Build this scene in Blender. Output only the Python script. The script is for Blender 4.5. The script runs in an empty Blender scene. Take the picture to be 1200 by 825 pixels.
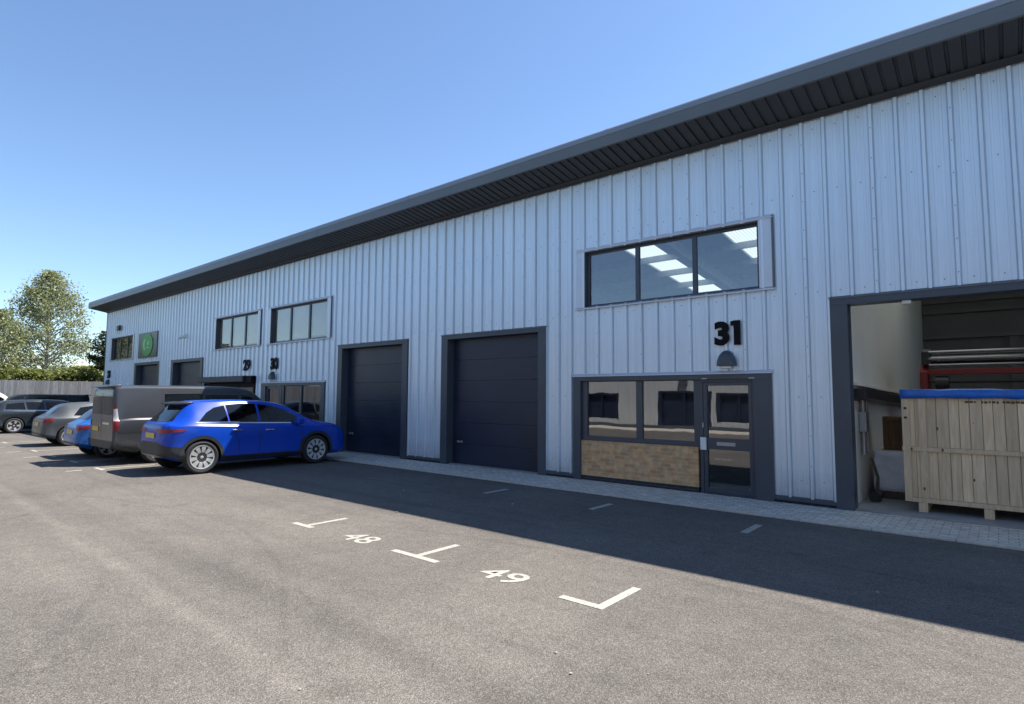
import bpy, bmesh, math, random
from mathutils import Vector, Matrix
from mathutils.bvhtree import BVHTree
random.seed(11)
R = math.radians
S = bpy.context.scene
COL = S.collection
GZ = -0.075                       # level of the car park (the frames' feet are at 0)

# ------------------------------------------------------------------ camera
cam_d = bpy.data.cameras.new('camera'); cam = bpy.data.objects.new('camera', cam_d); COL.objects.link(cam)
cam_d.sensor_width = 36.0; cam_d.lens = 20.3615; cam_d.clip_start = 0.05; cam_d.clip_end = 2000
right = Vector((0.7653803791654696, 0.6435478076573913, 0.006252555308619322))
up = Vector((0.044493457973686236, -0.06260375017335676, 0.997046188830676))
fwd = Vector((-0.6420383223656246, 0.762841392245857, 0.07654934937892618))
m = Matrix((right, up, -fwd)).transposed().to_4x4(); m.translation = (0, -10.6993, 1.7293)
cam.matrix_world = m
S.camera = cam

# ------------------------------------------------------------------ light
TO_SUN = Vector((0.35, 0.548, 1.0)).normalized()
SUN_EL = math.asin(TO_SUN.z); SUN_AZ = math.atan2(TO_SUN.x, TO_SUN.y)
w = bpy.data.worlds.new('World'); S.world = w; w.use_nodes = True
nt = w.node_tree
sky = nt.nodes.new('ShaderNodeTexSky'); sky.sky_type = 'NISHITA'; sky.sun_disc = False
sky.sun_elevation = SUN_EL; sky.sun_rotation = SUN_AZ
sky.air_density = 1.0; sky.dust_density = 0.25; sky.ozone_density = 3.0; sky.altitude = 50
hue = nt.nodes.new('ShaderNodeMix'); hue.data_type = 'RGBA'; hue.blend_type = 'MULTIPLY'; hue.inputs[0].default_value = 1
hue.inputs[7].default_value = (0.96, 1.01, 1.06, 1); nt.links.new(sky.outputs[0], hue.inputs[6])
nt.links.new(hue.outputs[2], nt.nodes['Background'].inputs[0])
nt.nodes['Background'].inputs[1].default_value = 0.096
sd = bpy.data.lights.new('sun', 'SUN'); sd.energy = 5.0; sd.angle = R(0.53); sd.color = (1.0, 0.935, 0.845)
sun = bpy.data.objects.new('sun', sd); COL.objects.link(sun); sun.location = TO_SUN * 60
sun.rotation_euler = TO_SUN.to_track_quat('Z', 'Y').to_euler()
vs = S.view_settings
vs.view_transform = 'Standard'; vs.look = 'None'; vs.gamma = 1.0; vs.use_curve_mapping = False
vs.exposure = 1.12
S.cycles.use_denoising = True
S.cycles.max_bounces = 8

# ------------------------------------------------------------------ helpers
def g(x, y):
    """a point of the car park read at level 0, moved to level GZ"""
    k = (1.7293 - GZ) / 1.7293
    return (x * k, -10.7 + (y + 10.7) * k)

class MB:
    def __init__(s): s.v = []; s.f = []; s.m = []
    def add(s, vs, fs, mi=0):
        o = len(s.v); s.v += [tuple(p) for p in vs]
        for f in fs: s.f.append([i + o for i in f]); s.m.append(mi)
        return s
    def box(s, x0, x1, y0, y1, z0, z1, mi=0):
        return s.add([(x0,y0,z0),(x1,y0,z0),(x1,y1,z0),(x0,y1,z0),(x0,y0,z1),(x1,y0,z1),(x1,y1,z1),(x0,y1,z1)],
              [(0,3,2,1),(4,5,6,7),(0,1,5,4),(1,2,6,5),(2,3,7,6),(3,0,4,7)], mi)
    def prism(s, pts, axis, a, b, mi=0):
        """closed 2-D outline extruded along an axis from a to b"""
        n = len(pts)
        def P(p, t):
            return (t, p[0], p[1]) if axis == 'x' else ((p[0], t, p[1]) if axis == 'y' else (p[0], p[1], t))
        vs = [P(p, a) for p in pts] + [P(p, b) for p in pts]
        fs = [tuple(range(n))[::-1], tuple(range(n, 2*n))] + [(i, (i+1) % n, n + (i+1) % n, n + i) for i in range(n)]
        return s.add(vs, fs, mi)
    def tube(s, pts, r, n=8, mi=0):
        pts = [Vector(p) for p in pts]; rr = r if isinstance(r, (list, tuple)) else [r]*len(pts)
        vs = []; fs = []
        for i, p in enumerate(pts):
            d = (pts[min(i+1, len(pts)-1)] - pts[max(i-1, 0)]).normalized()
            a = d.orthogonal().normalized() if i == 0 else (a - d * a.dot(d)).normalized()
            b = d.cross(a)
            for k in range(n):
                t = 2*math.pi*k/n; vs.append(p + (a*math.cos(t) + b*math.sin(t))*rr[i])
        for i in range(len(pts)-1):
            for k in range(n):
                fs.append((i*n+k, i*n+(k+1) % n, (i+1)*n+(k+1) % n, (i+1)*n+k))
        fs.append(tuple(range(n))[::-1]); fs.append(tuple(range((len(pts)-1)*n, len(pts)*n)))
        return s.add(vs, fs, mi)
    def lathe_x(s, prof, n=32, mi=0, c=(0,0,0)):
        """profile (x, r) turned round the x axis through c, ends capped"""
        vs = []; fs = []
        for (x, r) in prof:
            for k in range(n):
                t = 2*math.pi*k/n; vs.append((c[0]+x, c[1]+r*math.cos(t), c[2]+r*math.sin(t)))
        for i in range(len(prof)-1):
            for k in range(n):
                fs.append((i*n+k, i*n+(k+1) % n, (i+1)*n+(k+1) % n, (i+1)*n+k))
        fs.append(tuple(range(n))); fs.append(tuple(range((len(prof)-1)*n, len(prof)*n))[::-1])
        return s.add(vs, fs, mi)
    def build(s, name, mats, parent=None, bevel=0, smooth=None, loc=None):
        me = bpy.data.meshes.new(name); me.from_pydata(s.v, [], s.f)
        for mm in (mats if isinstance(mats, (list, tuple)) else [mats]): me.materials.append(mm)
        me.polygons.foreach_set('material_index', s.m)
        if len(s.f) > 1:
            bm = bmesh.new(); bm.from_mesh(me); bmesh.ops.recalc_face_normals(bm, faces=bm.faces); bm.to_mesh(me); bm.free()
        return link(name, me, parent, bevel, smooth, loc)

def link(name, me, parent=None, bevel=0, smooth=None, loc=None):
    o = bpy.data.objects.new(name, me); COL.objects.link(o)
    if parent: o.parent = parent
    if loc: o.location = loc
    if smooth is not None:
        me.polygons.foreach_set('use_smooth', [True]*len(me.polygons)); me.set_sharp_from_angle(angle=R(smooth))
    if bevel:
        b = o.modifiers.new('bevel', 'BEVEL'); b.width = bevel; b.segments = 2; b.limit_method = 'ANGLE'; b.angle_limit = R(40)
        b.harden_normals = False
    return o
def tag(o, label, cat, group=None, kind=None):
    if label: o['label'] = label
    if cat: o['category'] = cat
    if group: o['group'] = group
    if kind: o['kind'] = kind
    return o
def thing(name, loc, label, cat, group=None, rz=0, sc=1):
    o = bpy.data.objects.new(name, None); COL.objects.link(o); o.location = loc; o.rotation_euler = (0, 0, rz)
    o.scale = (sc, sc, sc); o.empty_display_size = 0.2
    return tag(o, label, cat, group)
def structure(o): o['kind'] = 'structure'; return o
def copy_tree(o, parent=None):
    c = o.copy(); COL.objects.link(c)
    if parent: c.parent = parent
    for ch in [x for x in COL.objects if x.parent == o]: copy_tree(ch, c)
    return c
def text_mesh(body, bold=0.0, thick=0.0):
    cu = bpy.data.curves.new('t', 'FONT'); cu.body = body; cu.offset = bold; cu.extrude = thick; cu.resolution_u = 4
    o = bpy.data.objects.new('t', cu); COL.objects.link(o)
    dg = bpy.context.evaluated_depsgraph_get()
    me = bpy.data.meshes.new_from_object(o.evaluated_get(dg))
    bpy.data.objects.remove(o); bpy.data.curves.remove(cu)
    xs = [v.co.x for v in me.vertices]; ys = [v.co.y for v in me.vertices]
    x0, x1, y0, y1 = min(xs), max(xs), min(ys), max(ys)
    for v in me.vertices:
        v.co.x = (v.co.x - x0)/(x1-x0); v.co.y = (v.co.y - y0)/(y1-y0)
    me.materials.clear()
    return me

# ------------------------------------------------------------------ materials
def newmat(name):
    mt = bpy.data.materials.new(name); mt.use_nodes = True
    return mt, mt.node_tree, mt.node_tree.nodes['Principled BSDF']
def ramp(n, stops):
    r = n.nodes.new('ShaderNodeValToRGB'); e = r.color_ramp.elements
    while len(e) < len(stops): e.new(0.5)
    for el, (p, c) in zip(e, stops): el.position = p; el.color = (*c, 1) if len(c) == 3 else c
    return r
def mul(c, k): return tuple(min(1, x*k) for x in c)
def simple(name, col, rough=0.5, metal=0, var=0.12, scale=3.0, spec=0.5, bump=0, bscale=80, coat=0, stretch=None, rvar=0.08):
    """base colour with soft, object-space mottling and a varied roughness"""
    mt, n, p = newmat(name)
    tc = n.nodes.new('ShaderNodeTexCoord'); no = n.nodes.new('ShaderNodeTexNoise')
    no.inputs['Scale'].default_value = scale; no.inputs['Detail'].default_value = 6; no.inputs['Roughness'].default_value = 0.65
    src = tc.outputs['Object']
    if stretch:
        mp = n.nodes.new('ShaderNodeMapping'); mp.inputs['Scale'].default_value = stretch; n.links.new(src, mp.inputs[0]); src = mp.outputs[0]
    n.links.new(src, no.inputs['Vector'])
    r = ramp(n, [(0.3, mul(col, 1-var)), (0.7, mul(col, 1+var))])
    n.links.new(no.outputs['Fac'], r.inputs[0]); n.links.new(r.outputs[0], p.inputs['Base Color'])
    mr = n.nodes.new('ShaderNodeMapRange'); mr.inputs[3].default_value = max(0.02, rough-rvar); mr.inputs[4].default_value = rough+rvar
    n.links.new(no.outputs['Fac'], mr.inputs[0]); n.links.new(mr.outputs[0], p.inputs['Roughness'])
    p.inputs['Metallic'].default_value = metal; p.inputs['Specular IOR Level'].default_value = spec
    p.inputs['Coat Weight'].default_value = coat; p.inputs['Coat Roughness'].default_value = 0.1
    if bump:
        n2 = n.nodes.new('ShaderNodeTexNoise'); n2.inputs['Scale'].default_value = bscale; n2.inputs['Detail'].default_value = 4
        n.links.new(src, n2.inputs['Vector'])
        b = n.nodes.new('ShaderNodeBump'); b.inputs['Strength'].default_value = bump; b.inputs['Distance'].default_value = 0.01
        n.links.new(n2.outputs['Fac'], b.inputs['Height']); n.links.new(b.outputs[0], p.inputs['Normal'])
    return mt
def glass_mat(name, tint=(0.80, 0.86, 0.88), rough=0.0, ior=2.5, wave=0.05):
    """thin window glass: sees through and mirrors by Fresnel"""
    mt, n, p = newmat(name); n.nodes.remove(p)
    out = n.nodes['Material Output']; fr = n.nodes.new('ShaderNodeFresnel'); fr.inputs[0].default_value = ior
    tr = n.nodes.new('ShaderNodeBsdfTransparent'); tr.inputs[0].default_value = (*tint, 1)
    gl = n.nodes.new('ShaderNodeBsdfGlossy'); gl.inputs['Roughness'].default_value = rough; gl.inputs['Color'].default_value = (0.95, 0.97, 1, 1)
    # slight waviness of sheet glass
    tc = n.nodes.new('ShaderNodeTexCoord'); no = n.nodes.new('ShaderNodeTexNoise'); no.inputs['Scale'].default_value = 1.3
    b = n.nodes.new('ShaderNodeBump'); b.inputs['Strength'].default_value = wave; b.inputs['Distance'].default_value = 0.02
    n.links.new(tc.outputs['Object'], no.inputs['Vector']); n.links.new(no.outputs['Fac'], b.inputs['Height']); n.links.new(b.outputs[0], gl.inputs['Normal'])
    mx = n.nodes.new('ShaderNodeMixShader'); n.links.new(fr.outputs[0], mx.inputs[0])
    n.links.new(tr.outputs[0], mx.inputs[1]); n.links.new(gl.outputs[0], mx.inputs[2]); n.links.new(mx.outputs[0], out.inputs[0])
    return mt
SCUFF = (*g(-6.21, -8.68), *g(-2.98, -8.77))
def asphalt_mat():
    mt, n, p = newmat('asphalt')
    tc = n.nodes.new('ShaderNodeTexCoord')
    def noise(scale, detail=4, rough=0.6, vec=None, dist=0):
        x = n.nodes.new('ShaderNodeTexNoise'); x.inputs['Scale'].default_value = scale; x.inputs['Detail'].default_value = detail
        x.inputs['Roughness'].default_value = rough; x.inputs['Distortion'].default_value = dist
        n.links.new(vec or tc.outputs['Object'], x.inputs['Vector']); return x
    vo = n.nodes.new('ShaderNodeTexVoronoi'); vo.inputs['Scale'].default_value = 140; n.links.new(tc.outputs['Object'], vo.inputs['Vector'])
    agg = ramp(n, [(0.0, (0.086, 0.080, 0.073)), (0.45, (0.128, 0.119, 0.109)), (0.8, (0.163, 0.151, 0.138)), (1.0, (0.235, 0.218, 0.199))])
    sep = n.nodes.new('ShaderNodeSeparateColor'); n.links.new(vo.outputs['Color'], sep.inputs[0]); n.links.new(sep.outputs[0], agg.inputs[0])
    big = noise(0.35, 6, 0.6, dist=0.6); rb = ramp(n, [(0.3, (0.84, 0.84, 0.85)), (0.7, (1.12, 1.11, 1.09))]); n.links.new(big.outputs['Fac'], rb.inputs[0])
    med = noise(7, 6, 0.75); rm = ramp(n, [(0.25, (0.84, 0.84, 0.84)), (0.75, (1.15, 1.15, 1.14))]); n.links.new(med.outputs['Fac'], rm.inputs[0])
    # tyre streaks: long soft bands along the lane
    mp = n.nodes.new('ShaderNodeMapping'); mp.inputs['Scale'].default_value = (0.05, 1.5, 1); mp.inputs['Rotation'].default_value = (0, 0, 0.06)
    n.links.new(tc.outputs['Object'], mp.inputs[0]); st = noise(1.0, 5, 0.6, mp.outputs[0], 0.4)
    rs = ramp(n, [(0.32, (0.86, 0.86, 0.87)), (0.5, (1, 1, 1)), (0.72, (1.08, 1.08, 1.07))]); n.links.new(st.outputs['Fac'], rs.inputs[0])
    # fine cracks and old oil drips
    v2 = n.nodes.new('ShaderNodeTexVoronoi'); v2.inputs['Scale'].default_value = 0.9; v2.feature = 'F1'
    dn = noise(2.0, 3); n.links.new(dn.outputs['Color'], v2.inputs['Vector'])
    cur = agg.outputs[0]
    for r_ in (rb, rm, rs):
        mm = n.nodes.new('ShaderNodeMix'); mm.data_type = 'RGBA'; mm.blend_type = 'MULTIPLY'; mm.inputs[0].default_value = 1
        n.links.new(cur, mm.inputs[6]); n.links.new(r_.outputs[0], mm.inputs[7]); cur = mm.outputs[2]
    def math_(op, a, b=None):
        x = n.nodes.new('ShaderNodeMath'); x.operation = op
        for i_, q in enumerate((a, b)):
            if q is None: continue
            if isinstance(q, (int, float)): x.inputs[i_].default_value = q
            else: n.links.new(q, x.inputs[i_])
        return x.outputs[0]
    sxyz = n.nodes.new('ShaderNodeSeparateXYZ'); n.links.new(tc.outputs['Object'], sxyz.inputs[0])
    wob = noise(0.8, 3); brk = noise(3.0, 4, 0.7)
    def mark(dist, width, colr):
        nonlocal cur
        d_ = math_('ABSOLUTE', math_('ADD', dist, math_('MULTIPLY', math_('SUBTRACT', wob.outputs['Fac'], 0.5), 0.25)))
        f_ = math_('MAXIMUM', math_('SUBTRACT', 1.0, math_('DIVIDE', d_, width)), 0.0)
        f_ = math_('MULTIPLY', f_, brk.outputs['Fac'])
        x = n.nodes.new('ShaderNodeMix'); x.data_type = 'RGBA'; x.blend_type = 'MULTIPLY'; n.links.new(f_, x.inputs[0]); n.links.new(cur, x.inputs[6]); x.inputs[7].default_value = (*colr, 1)
        cur = x.outputs[2]
    def line(x0, y0, x1, y1):
        L_ = math.hypot(x1-x0, y1-y0); a_, b_ = -(y1-y0)/L_, (x1-x0)/L_
        return math_('ADD', math_('ADD', math_('MULTIPLY', sxyz.outputs[0], a_), math_('MULTIPLY', sxyz.outputs[1], b_)), -(a_*x0 + b_*y0))
    def circ(x0, y0, r_):
        dx = math_('SUBTRACT', sxyz.outputs[0], x0); dy = math_('SUBTRACT', sxyz.outputs[1], y0)
        return math_('SUBTRACT', math_('SQRT', math_('ADD', math_('MULTIPLY', dx, dx), math_('MULTIPLY', dy, dy))), r_)
    mark(line(*SCUFF), 0.16, (1.4, 1.39, 1.36))
    for (x0, y0, r_) in ((-9.0, -15.5, 8.6), (-9.0, -15.5, 7.0), (-16, -14.0, 7.2), (-3.0, -16.0, 12.6), (-3.0, -16.0, 11.0)): mark(circ(x0, y0, r_), 0.07, (0.80, 0.80, 0.81))
    vc = n.nodes.new('ShaderNodeTexVoronoi'); vc.feature = 'DISTANCE_TO_EDGE'; vc.inputs['Scale'].default_value = 0.22
    wv_ = noise(1.1, 6, 0.7); av = n.nodes.new('ShaderNodeVectorMath'); av.operation = 'MULTIPLY_ADD'; av.inputs[1].default_value = (1.6, 1.6, 0); n.links.new(wv_.outputs['Color'], av.inputs[0]); n.links.new(tc.outputs['Object'], av.inputs[2])
    n.links.new(av.outputs[0], vc.inputs['Vector']); cr_ = ramp(n, [(0.0, (0.62, 0.62, 0.62)), (0.004, (1, 1, 1))]); n.links.new(vc.outputs['Distance'], cr_.inputs[0])
    gate = noise(0.25, 2); gr = ramp(n, [(0.5, (0, 0, 0)), (0.6, (1, 1, 1))]); n.links.new(gate.outputs['Fac'], gr.inputs[0])
    x = n.nodes.new('ShaderNodeMix'); x.data_type = 'RGBA'; x.blend_type = 'MULTIPLY'; n.links.new(gr.outputs[0], x.inputs[0]); n.links.new(cur, x.inputs[6]); n.links.new(cr_.outputs[0], x.inputs[7]); cur = x.outputs[2]
    sp = noise(1.7, 2, 0.5); so = ramp(n, [(0.0, (1, 1, 1)), (0.68, (1, 1, 1)), (0.76, (0.8, 0.8, 0.8))]); n.links.new(sp.outputs['Fac'], so.inputs[0])
    mm = n.nodes.new('ShaderNodeMix'); mm.data_type = 'RGBA'; mm.blend_type = 'MULTIPLY'; mm.inputs[0].default_value = 1
    n.links.new(cur, mm.inputs[6]); n.links.new(so.outputs[0], mm.inputs[7]); cur = mm.outputs[2]
    n.links.new(cur, p.inputs['Base Color']); p.inputs['Roughness'].default_value = 0.9; p.inputs['Specular IOR Level'].default_value = 0.08
    b = n.nodes.new('ShaderNodeBump'); b.inputs['Strength'].default_value = 0.6; b.inputs['Distance'].default_value = 0.006
    n.links.new(vo.outputs['Distance'], b.inputs['Height']); n.links.new(b.outputs[0], p.inputs['Normal'])
    return mt
def clad_mat():
    mt = simple('goosewing_cladding', (0.68, 0.765, 0.835), 0.40, metal=0.45, var=0.05, scale=0.6, stretch=(1, 1, 0.35), spec=0.5, rvar=0.06, bump=0.02, bscale=2.0)
    n = mt.node_tree; p = n.nodes['Principled BSDF']; base = p.inputs['Base Color'].links[0].from_socket
    tc = n.nodes.new('ShaderNodeTexCoord'); sx = n.nodes.new('ShaderNodeSeparateXYZ'); n.links.new(tc.outputs['Object'], sx.inputs[0])
    mp = n.nodes.new('ShaderNodeMapping'); mp.inputs['Scale'].default_value = (7, 7, 0.25); n.links.new(tc.outputs['Object'], mp.inputs[0])
    no = n.nodes.new('ShaderNodeTexNoise'); no.inputs['Scale'].default_value = 1.0; no.inputs['Detail'].default_value = 5; no.inputs['Roughness'].default_value = 0.7; n.links.new(mp.outputs[0], no.inputs['Vector'])
    r = ramp(n, [(0.35, (0.925, 0.925, 0.92)), (0.55, (1, 1, 1))]); n.links.new(no.outputs['Fac'], r.inputs[0])
    m1 = n.nodes.new('ShaderNodeMix'); m1.data_type = 'RGBA'; m1.blend_type = 'MULTIPLY'; m1.inputs[0].default_value = 1; n.links.new(base, m1.inputs[6]); n.links.new(r.outputs[0], m1.inputs[7])
    # splash-back dirt on the bottom edge of the sheets
    mr = n.nodes.new('ShaderNodeMapRange'); mr.inputs[1].default_value = 0.05; mr.inputs[2].default_value = 0.55; mr.inputs[3].default_value = 0.9; mr.inputs[4].default_value = 0.0; n.links.new(sx.outputs[2], mr.inputs[0])
    n2 = n.nodes.new('ShaderNodeTexNoise'); n2.inputs['Scale'].default_value = 5; n2.inputs['Detail'].default_value = 6; n.links.new(tc.outputs['Object'], n2.inputs['Vector'])
    mu = n.nodes.new('ShaderNodeMath'); mu.operation = 'MULTIPLY'; n.links.new(mr.outputs[0], mu.inputs[0]); n.links.new(n2.outputs['Fac'], mu.inputs[1])
    m2 = n.nodes.new('ShaderNodeMix'); m2.data_type = 'RGBA'; n.links.new(mu.outputs[0], m2.inputs[0]); n.links.new(m1.outputs[2], m2.inputs[6]); m2.inputs[7].default_value = (0.34, 0.34, 0.34, 1)
    n.links.new(m2.outputs[2], p.inputs['Base Color'])
    return mt
def paint_mat():
    """worn white line paint: chipped where the noise is high"""
    mt, n, p = newmat('line_paint')
    tc = n.nodes.new('ShaderNodeTexCoord'); no = n.nodes.new('ShaderNodeTexNoise'); no.inputs['Scale'].default_value = 28; no.inputs['Detail'].default_value = 6
    no.inputs['Roughness'].default_value = 0.7
    n.links.new(tc.outputs['Object'], no.inputs['Vector'])
    r = ramp(n, [(0.34, (0.14, 0.132, 0.12)), (0.45, (0.33, 0.318, 0.28)), (0.75, (0.42, 0.405, 0.35))]); n.links.new(no.outputs['Fac'], r.inputs[0])
    n.links.new(r.outputs[0], p.inputs['Base Color']); p.inputs['Roughness'].default_value = 0.8
    return mt
def brick_mat(name, c1, c2, mortar, bw, bh, mort, bias=0, axis='XZ', bump=0.5):
    mt, n, p = newmat(name)
    tc = n.nodes.new('ShaderNodeTexCoord'); sx = n.nodes.new('ShaderNodeSeparateXYZ'); cx = n.nodes.new('ShaderNodeCombineXYZ')
    n.links.new(tc.outputs['Object'], sx.inputs[0]); n.links.new(sx.outputs[axis[0]], cx.inputs[0]); n.links.new(sx.outputs[axis[1]], cx.inputs[1])
    br = n.nodes.new('ShaderNodeTexBrick'); br.inputs['Scale'].default_value = 1; br.inputs['Brick Width'].default_value = bw; br.inputs['Row Height'].default_value = bh
    br.inputs['Mortar Size'].default_value = mort; br.inputs['Mortar Smooth'].default_value = 0.2; br.inputs['Bias'].default_value = bias
    br.inputs['Color1'].default_value = (*c1, 1); br.inputs['Color2'].default_value = (*c2, 1); br.inputs['Mortar'].default_value = (*mortar, 1)
    n.links.new(cx.outputs[0], br.inputs['Vector'])
    no = n.nodes.new('ShaderNodeTexNoise'); no.inputs['Scale'].default_value = 9; no.inputs['Detail'].default_value = 6; n.links.new(tc.outputs['Object'], no.inputs['Vector'])
    r = ramp(n, [(0.25, (0.72, 0.72, 0.72)), (0.75, (1.2, 1.2, 1.2))]); n.links.new(no.outputs['Fac'], r.inputs[0])
    mm = n.nodes.new('ShaderNodeMix'); mm.data_type = 'RGBA'; mm.blend_type = 'MULTIPLY'; mm.inputs[0].default_value = 1
    n.links.new(br.outputs['Color'], mm.inputs[6]); n.links.new(r.outputs[0], mm.inputs[7]); n.links.new(mm.outputs[2], p.inputs['Base Color'])
    p.inputs['Roughness'].default_value = 0.85
    b = n.nodes.new('ShaderNodeBump'); b.inputs['Strength'].default_value = bump; b.inputs['Distance'].default_value = 0.006; b.invert = True
    n.links.new(br.outputs['Fac'], b.inputs['Height']); n.links.new(b.outputs[0], p.inputs['Normal'])
    return mt
def wood_mat(name, lo, hi, knot=(0.10, 0.05, 0.025), grain=(14, 14, 1.2)):
    """boards: tone per board, grain along z, knots"""
    mt, n, p = newmat(name)
    tc = n.nodes.new('ShaderNodeTexCoord'); ge = n.nodes.new('ShaderNodeNewGeometry')
    mp = n.nodes.new('ShaderNodeMapping'); mp.inputs['Scale'].default_value = grain; n.links.new(tc.outputs['Object'], mp.inputs[0])
    add = n.nodes.new('ShaderNodeVectorMath'); add.operation = 'ADD'; n.links.new(mp.outputs[0], add.inputs[0])
    sc = n.nodes.new('ShaderNodeVectorMath'); sc.operation = 'SCALE'; sc.inputs[3].default_value = 37
    cb = n.nodes.new('ShaderNodeCombineXYZ'); n.links.new(ge.outputs['Random Per Island'], cb.inputs[0]); n.links.new(ge.outputs['Random Per Island'], cb.inputs[2])
    n.links.new(cb.outputs[0], sc.inputs[0]); n.links.new(sc.outputs[0], add.inputs[1])
    no = n.nodes.new('ShaderNodeTexNoise'); no.inputs['Scale'].default_value = 2; no.inputs['Detail'].default_value = 8; no.inputs['Distortion'].default_value = 0.7
    n.links.new(add.outputs[0], no.inputs['Vector'])
    r = ramp(n, [(0.3, lo), (0.7, hi)]); n.links.new(no.outputs['Fac'], r.inputs[0])
    tone = n.nodes.new('ShaderNodeMapRange'); tone.inputs[3].default_value = 0.74; tone.inputs[4].default_value = 1.12
    n.links.new(ge.outputs['Random Per Island'], tone.inputs[0])
    mm = n.nodes.new('ShaderNodeMix'); mm.data_type = 'RGBA'; mm.blend_type = 'MULTIPLY'; mm.inputs[0].default_value = 1
    n.links.new(r.outputs[0], mm.inputs[6]); n.links.new(tone.outputs[0], mm.inputs[7])
    vo = n.nodes.new('ShaderNodeTexVoronoi'); vo.inputs['Scale'].default_value = 2.6
    mp2 = n.nodes.new('ShaderNodeMapping'); mp2.inputs['Scale'].default_value = (1.6, 1.6, 1); n.links.new(tc.outputs['Object'], mp2.inputs[0]); n.links.new(mp2.outputs[0], vo.inputs['Vector'])
    kr = ramp(n, [(0.045, (1, 1, 1)), (0.085, (0, 0, 0))]); n.links.new(vo.outputs['Distance'], kr.inputs[0])
    mk = n.nodes.new('ShaderNodeMix'); mk.data_type = 'RGBA'; n.links.new(kr.outputs[0], mk.inputs[0]); n.links.new(mm.outputs[2], mk.inputs[6]); mk.inputs[7].default_value = (*knot, 1)
    n.links.new(mk.outputs[2], p.inputs['Base Color']); p.inputs['Roughness'].default_value = 0.75
    b = n.nodes.new('ShaderNodeBump'); b.inputs['Strength'].default_value = 0.25; b.inputs['Distance'].default_value = 0.004
    n.links.new(no.outputs['Fac'], b.inputs['Height']); n.links.new(b.outputs[0], p.inputs['Normal'])
    return mt
def leaf_mat(name, dark, light, pale):
    mt, n, p = newmat(name)
    ge = n.nodes.new('ShaderNodeNewGeometry')
    r = ramp(n, [(0.0, dark), (0.55, light), (0.9, light), (1.0, pale)]); n.links.new(ge.outputs['Random Per Island'], r.inputs[0])
    n.links.new(r.outputs[0], p.inputs['Base Color']); p.inputs['Roughness'].default_value = 0.45
    tl = n.nodes.new('ShaderNodeBsdfTranslucent'); n.links.new(r.outputs[0], tl.inputs[0])
    mx = n.nodes.new('ShaderNodeMixShader'); mx.inputs[0].default_value = 0.5
    n.links.new(p.outputs[0], mx.inputs[1]); n.links.new(tl.outputs[0], mx.inputs[2]); n.links.new(mx.outputs[0], n.nodes['Material Output'].inputs[0])
    return mt
def blind_mat():
    mt, n, p = newmat('cream_blind')
    p.inputs['Base Color'].default_value = (0.82, 0.81, 0.76, 1); p.inputs['Roughness'].default_value = 0.85
    tc = n.nodes.new('ShaderNodeTexCoord'); no = n.nodes.new('ShaderNodeTexNoise'); no.inputs['Scale'].default_value = 2.0
    n.links.new(tc.outputs['Object'], no.inputs['Vector']); r = ramp(n, [(0.3, (0.76, 0.75, 0.70)), (0.7, (0.84, 0.83, 0.79))]); n.links.new(no.outputs['Fac'], r.inputs[0]); n.links.new(r.outputs[0], p.inputs['Base Color'])
    tl = n.nodes.new('ShaderNodeBsdfTranslucent'); n.links.new(r.outputs[0], tl.inputs[0])
    mx = n.nodes.new('ShaderNodeMixShader'); mx.inputs[0].default_value = 0.7
    n.links.new(p.outputs[0], mx.inputs[1]); n.links.new(tl.outputs[0], mx.inputs[2]); n.links.new(mx.outputs[0], n.nodes['Material Output'].inputs[0])
    return mt
def rooflight_mat():
    mt, n, p = newmat('rooflight_sheet'); n.nodes.remove(p)
    tl = n.nodes.new('ShaderNodeBsdfTranslucent'); tl.inputs[0].default_value = (0.5, 0.54, 0.5, 1)
    df = n.nodes.new('ShaderNodeBsdfDiffuse'); df.inputs[0].default_value = (0.6, 0.63, 0.6, 1)
    mx = n.nodes.new('ShaderNodeMixShader'); mx.inputs[0].default_value = 0.3
    tc = n.nodes.new('ShaderNodeTexCoord'); wv = n.nodes.new('ShaderNodeTexWave'); wv.inputs['Scale'].default_value = 3.2; wv.bands_direction = 'X'
    n.links.new(tc.outputs['Object'], wv.inputs['Vector']); rr = ramp(n, [(0, (0.40, 0.44, 0.40)), (1, (0.56, 0.60, 0.55))]); n.links.new(wv.outputs['Fac'], rr.inputs[0]); n.links.new(rr.outputs[0], tl.inputs[0])
    n.links.new(tl.outputs[0], mx.inputs[1]); n.links.new(df.outputs[0], mx.inputs[2]); n.links.new(mx.outputs[0], n.nodes['Material Output'].inputs[0])
    return mt

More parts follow.
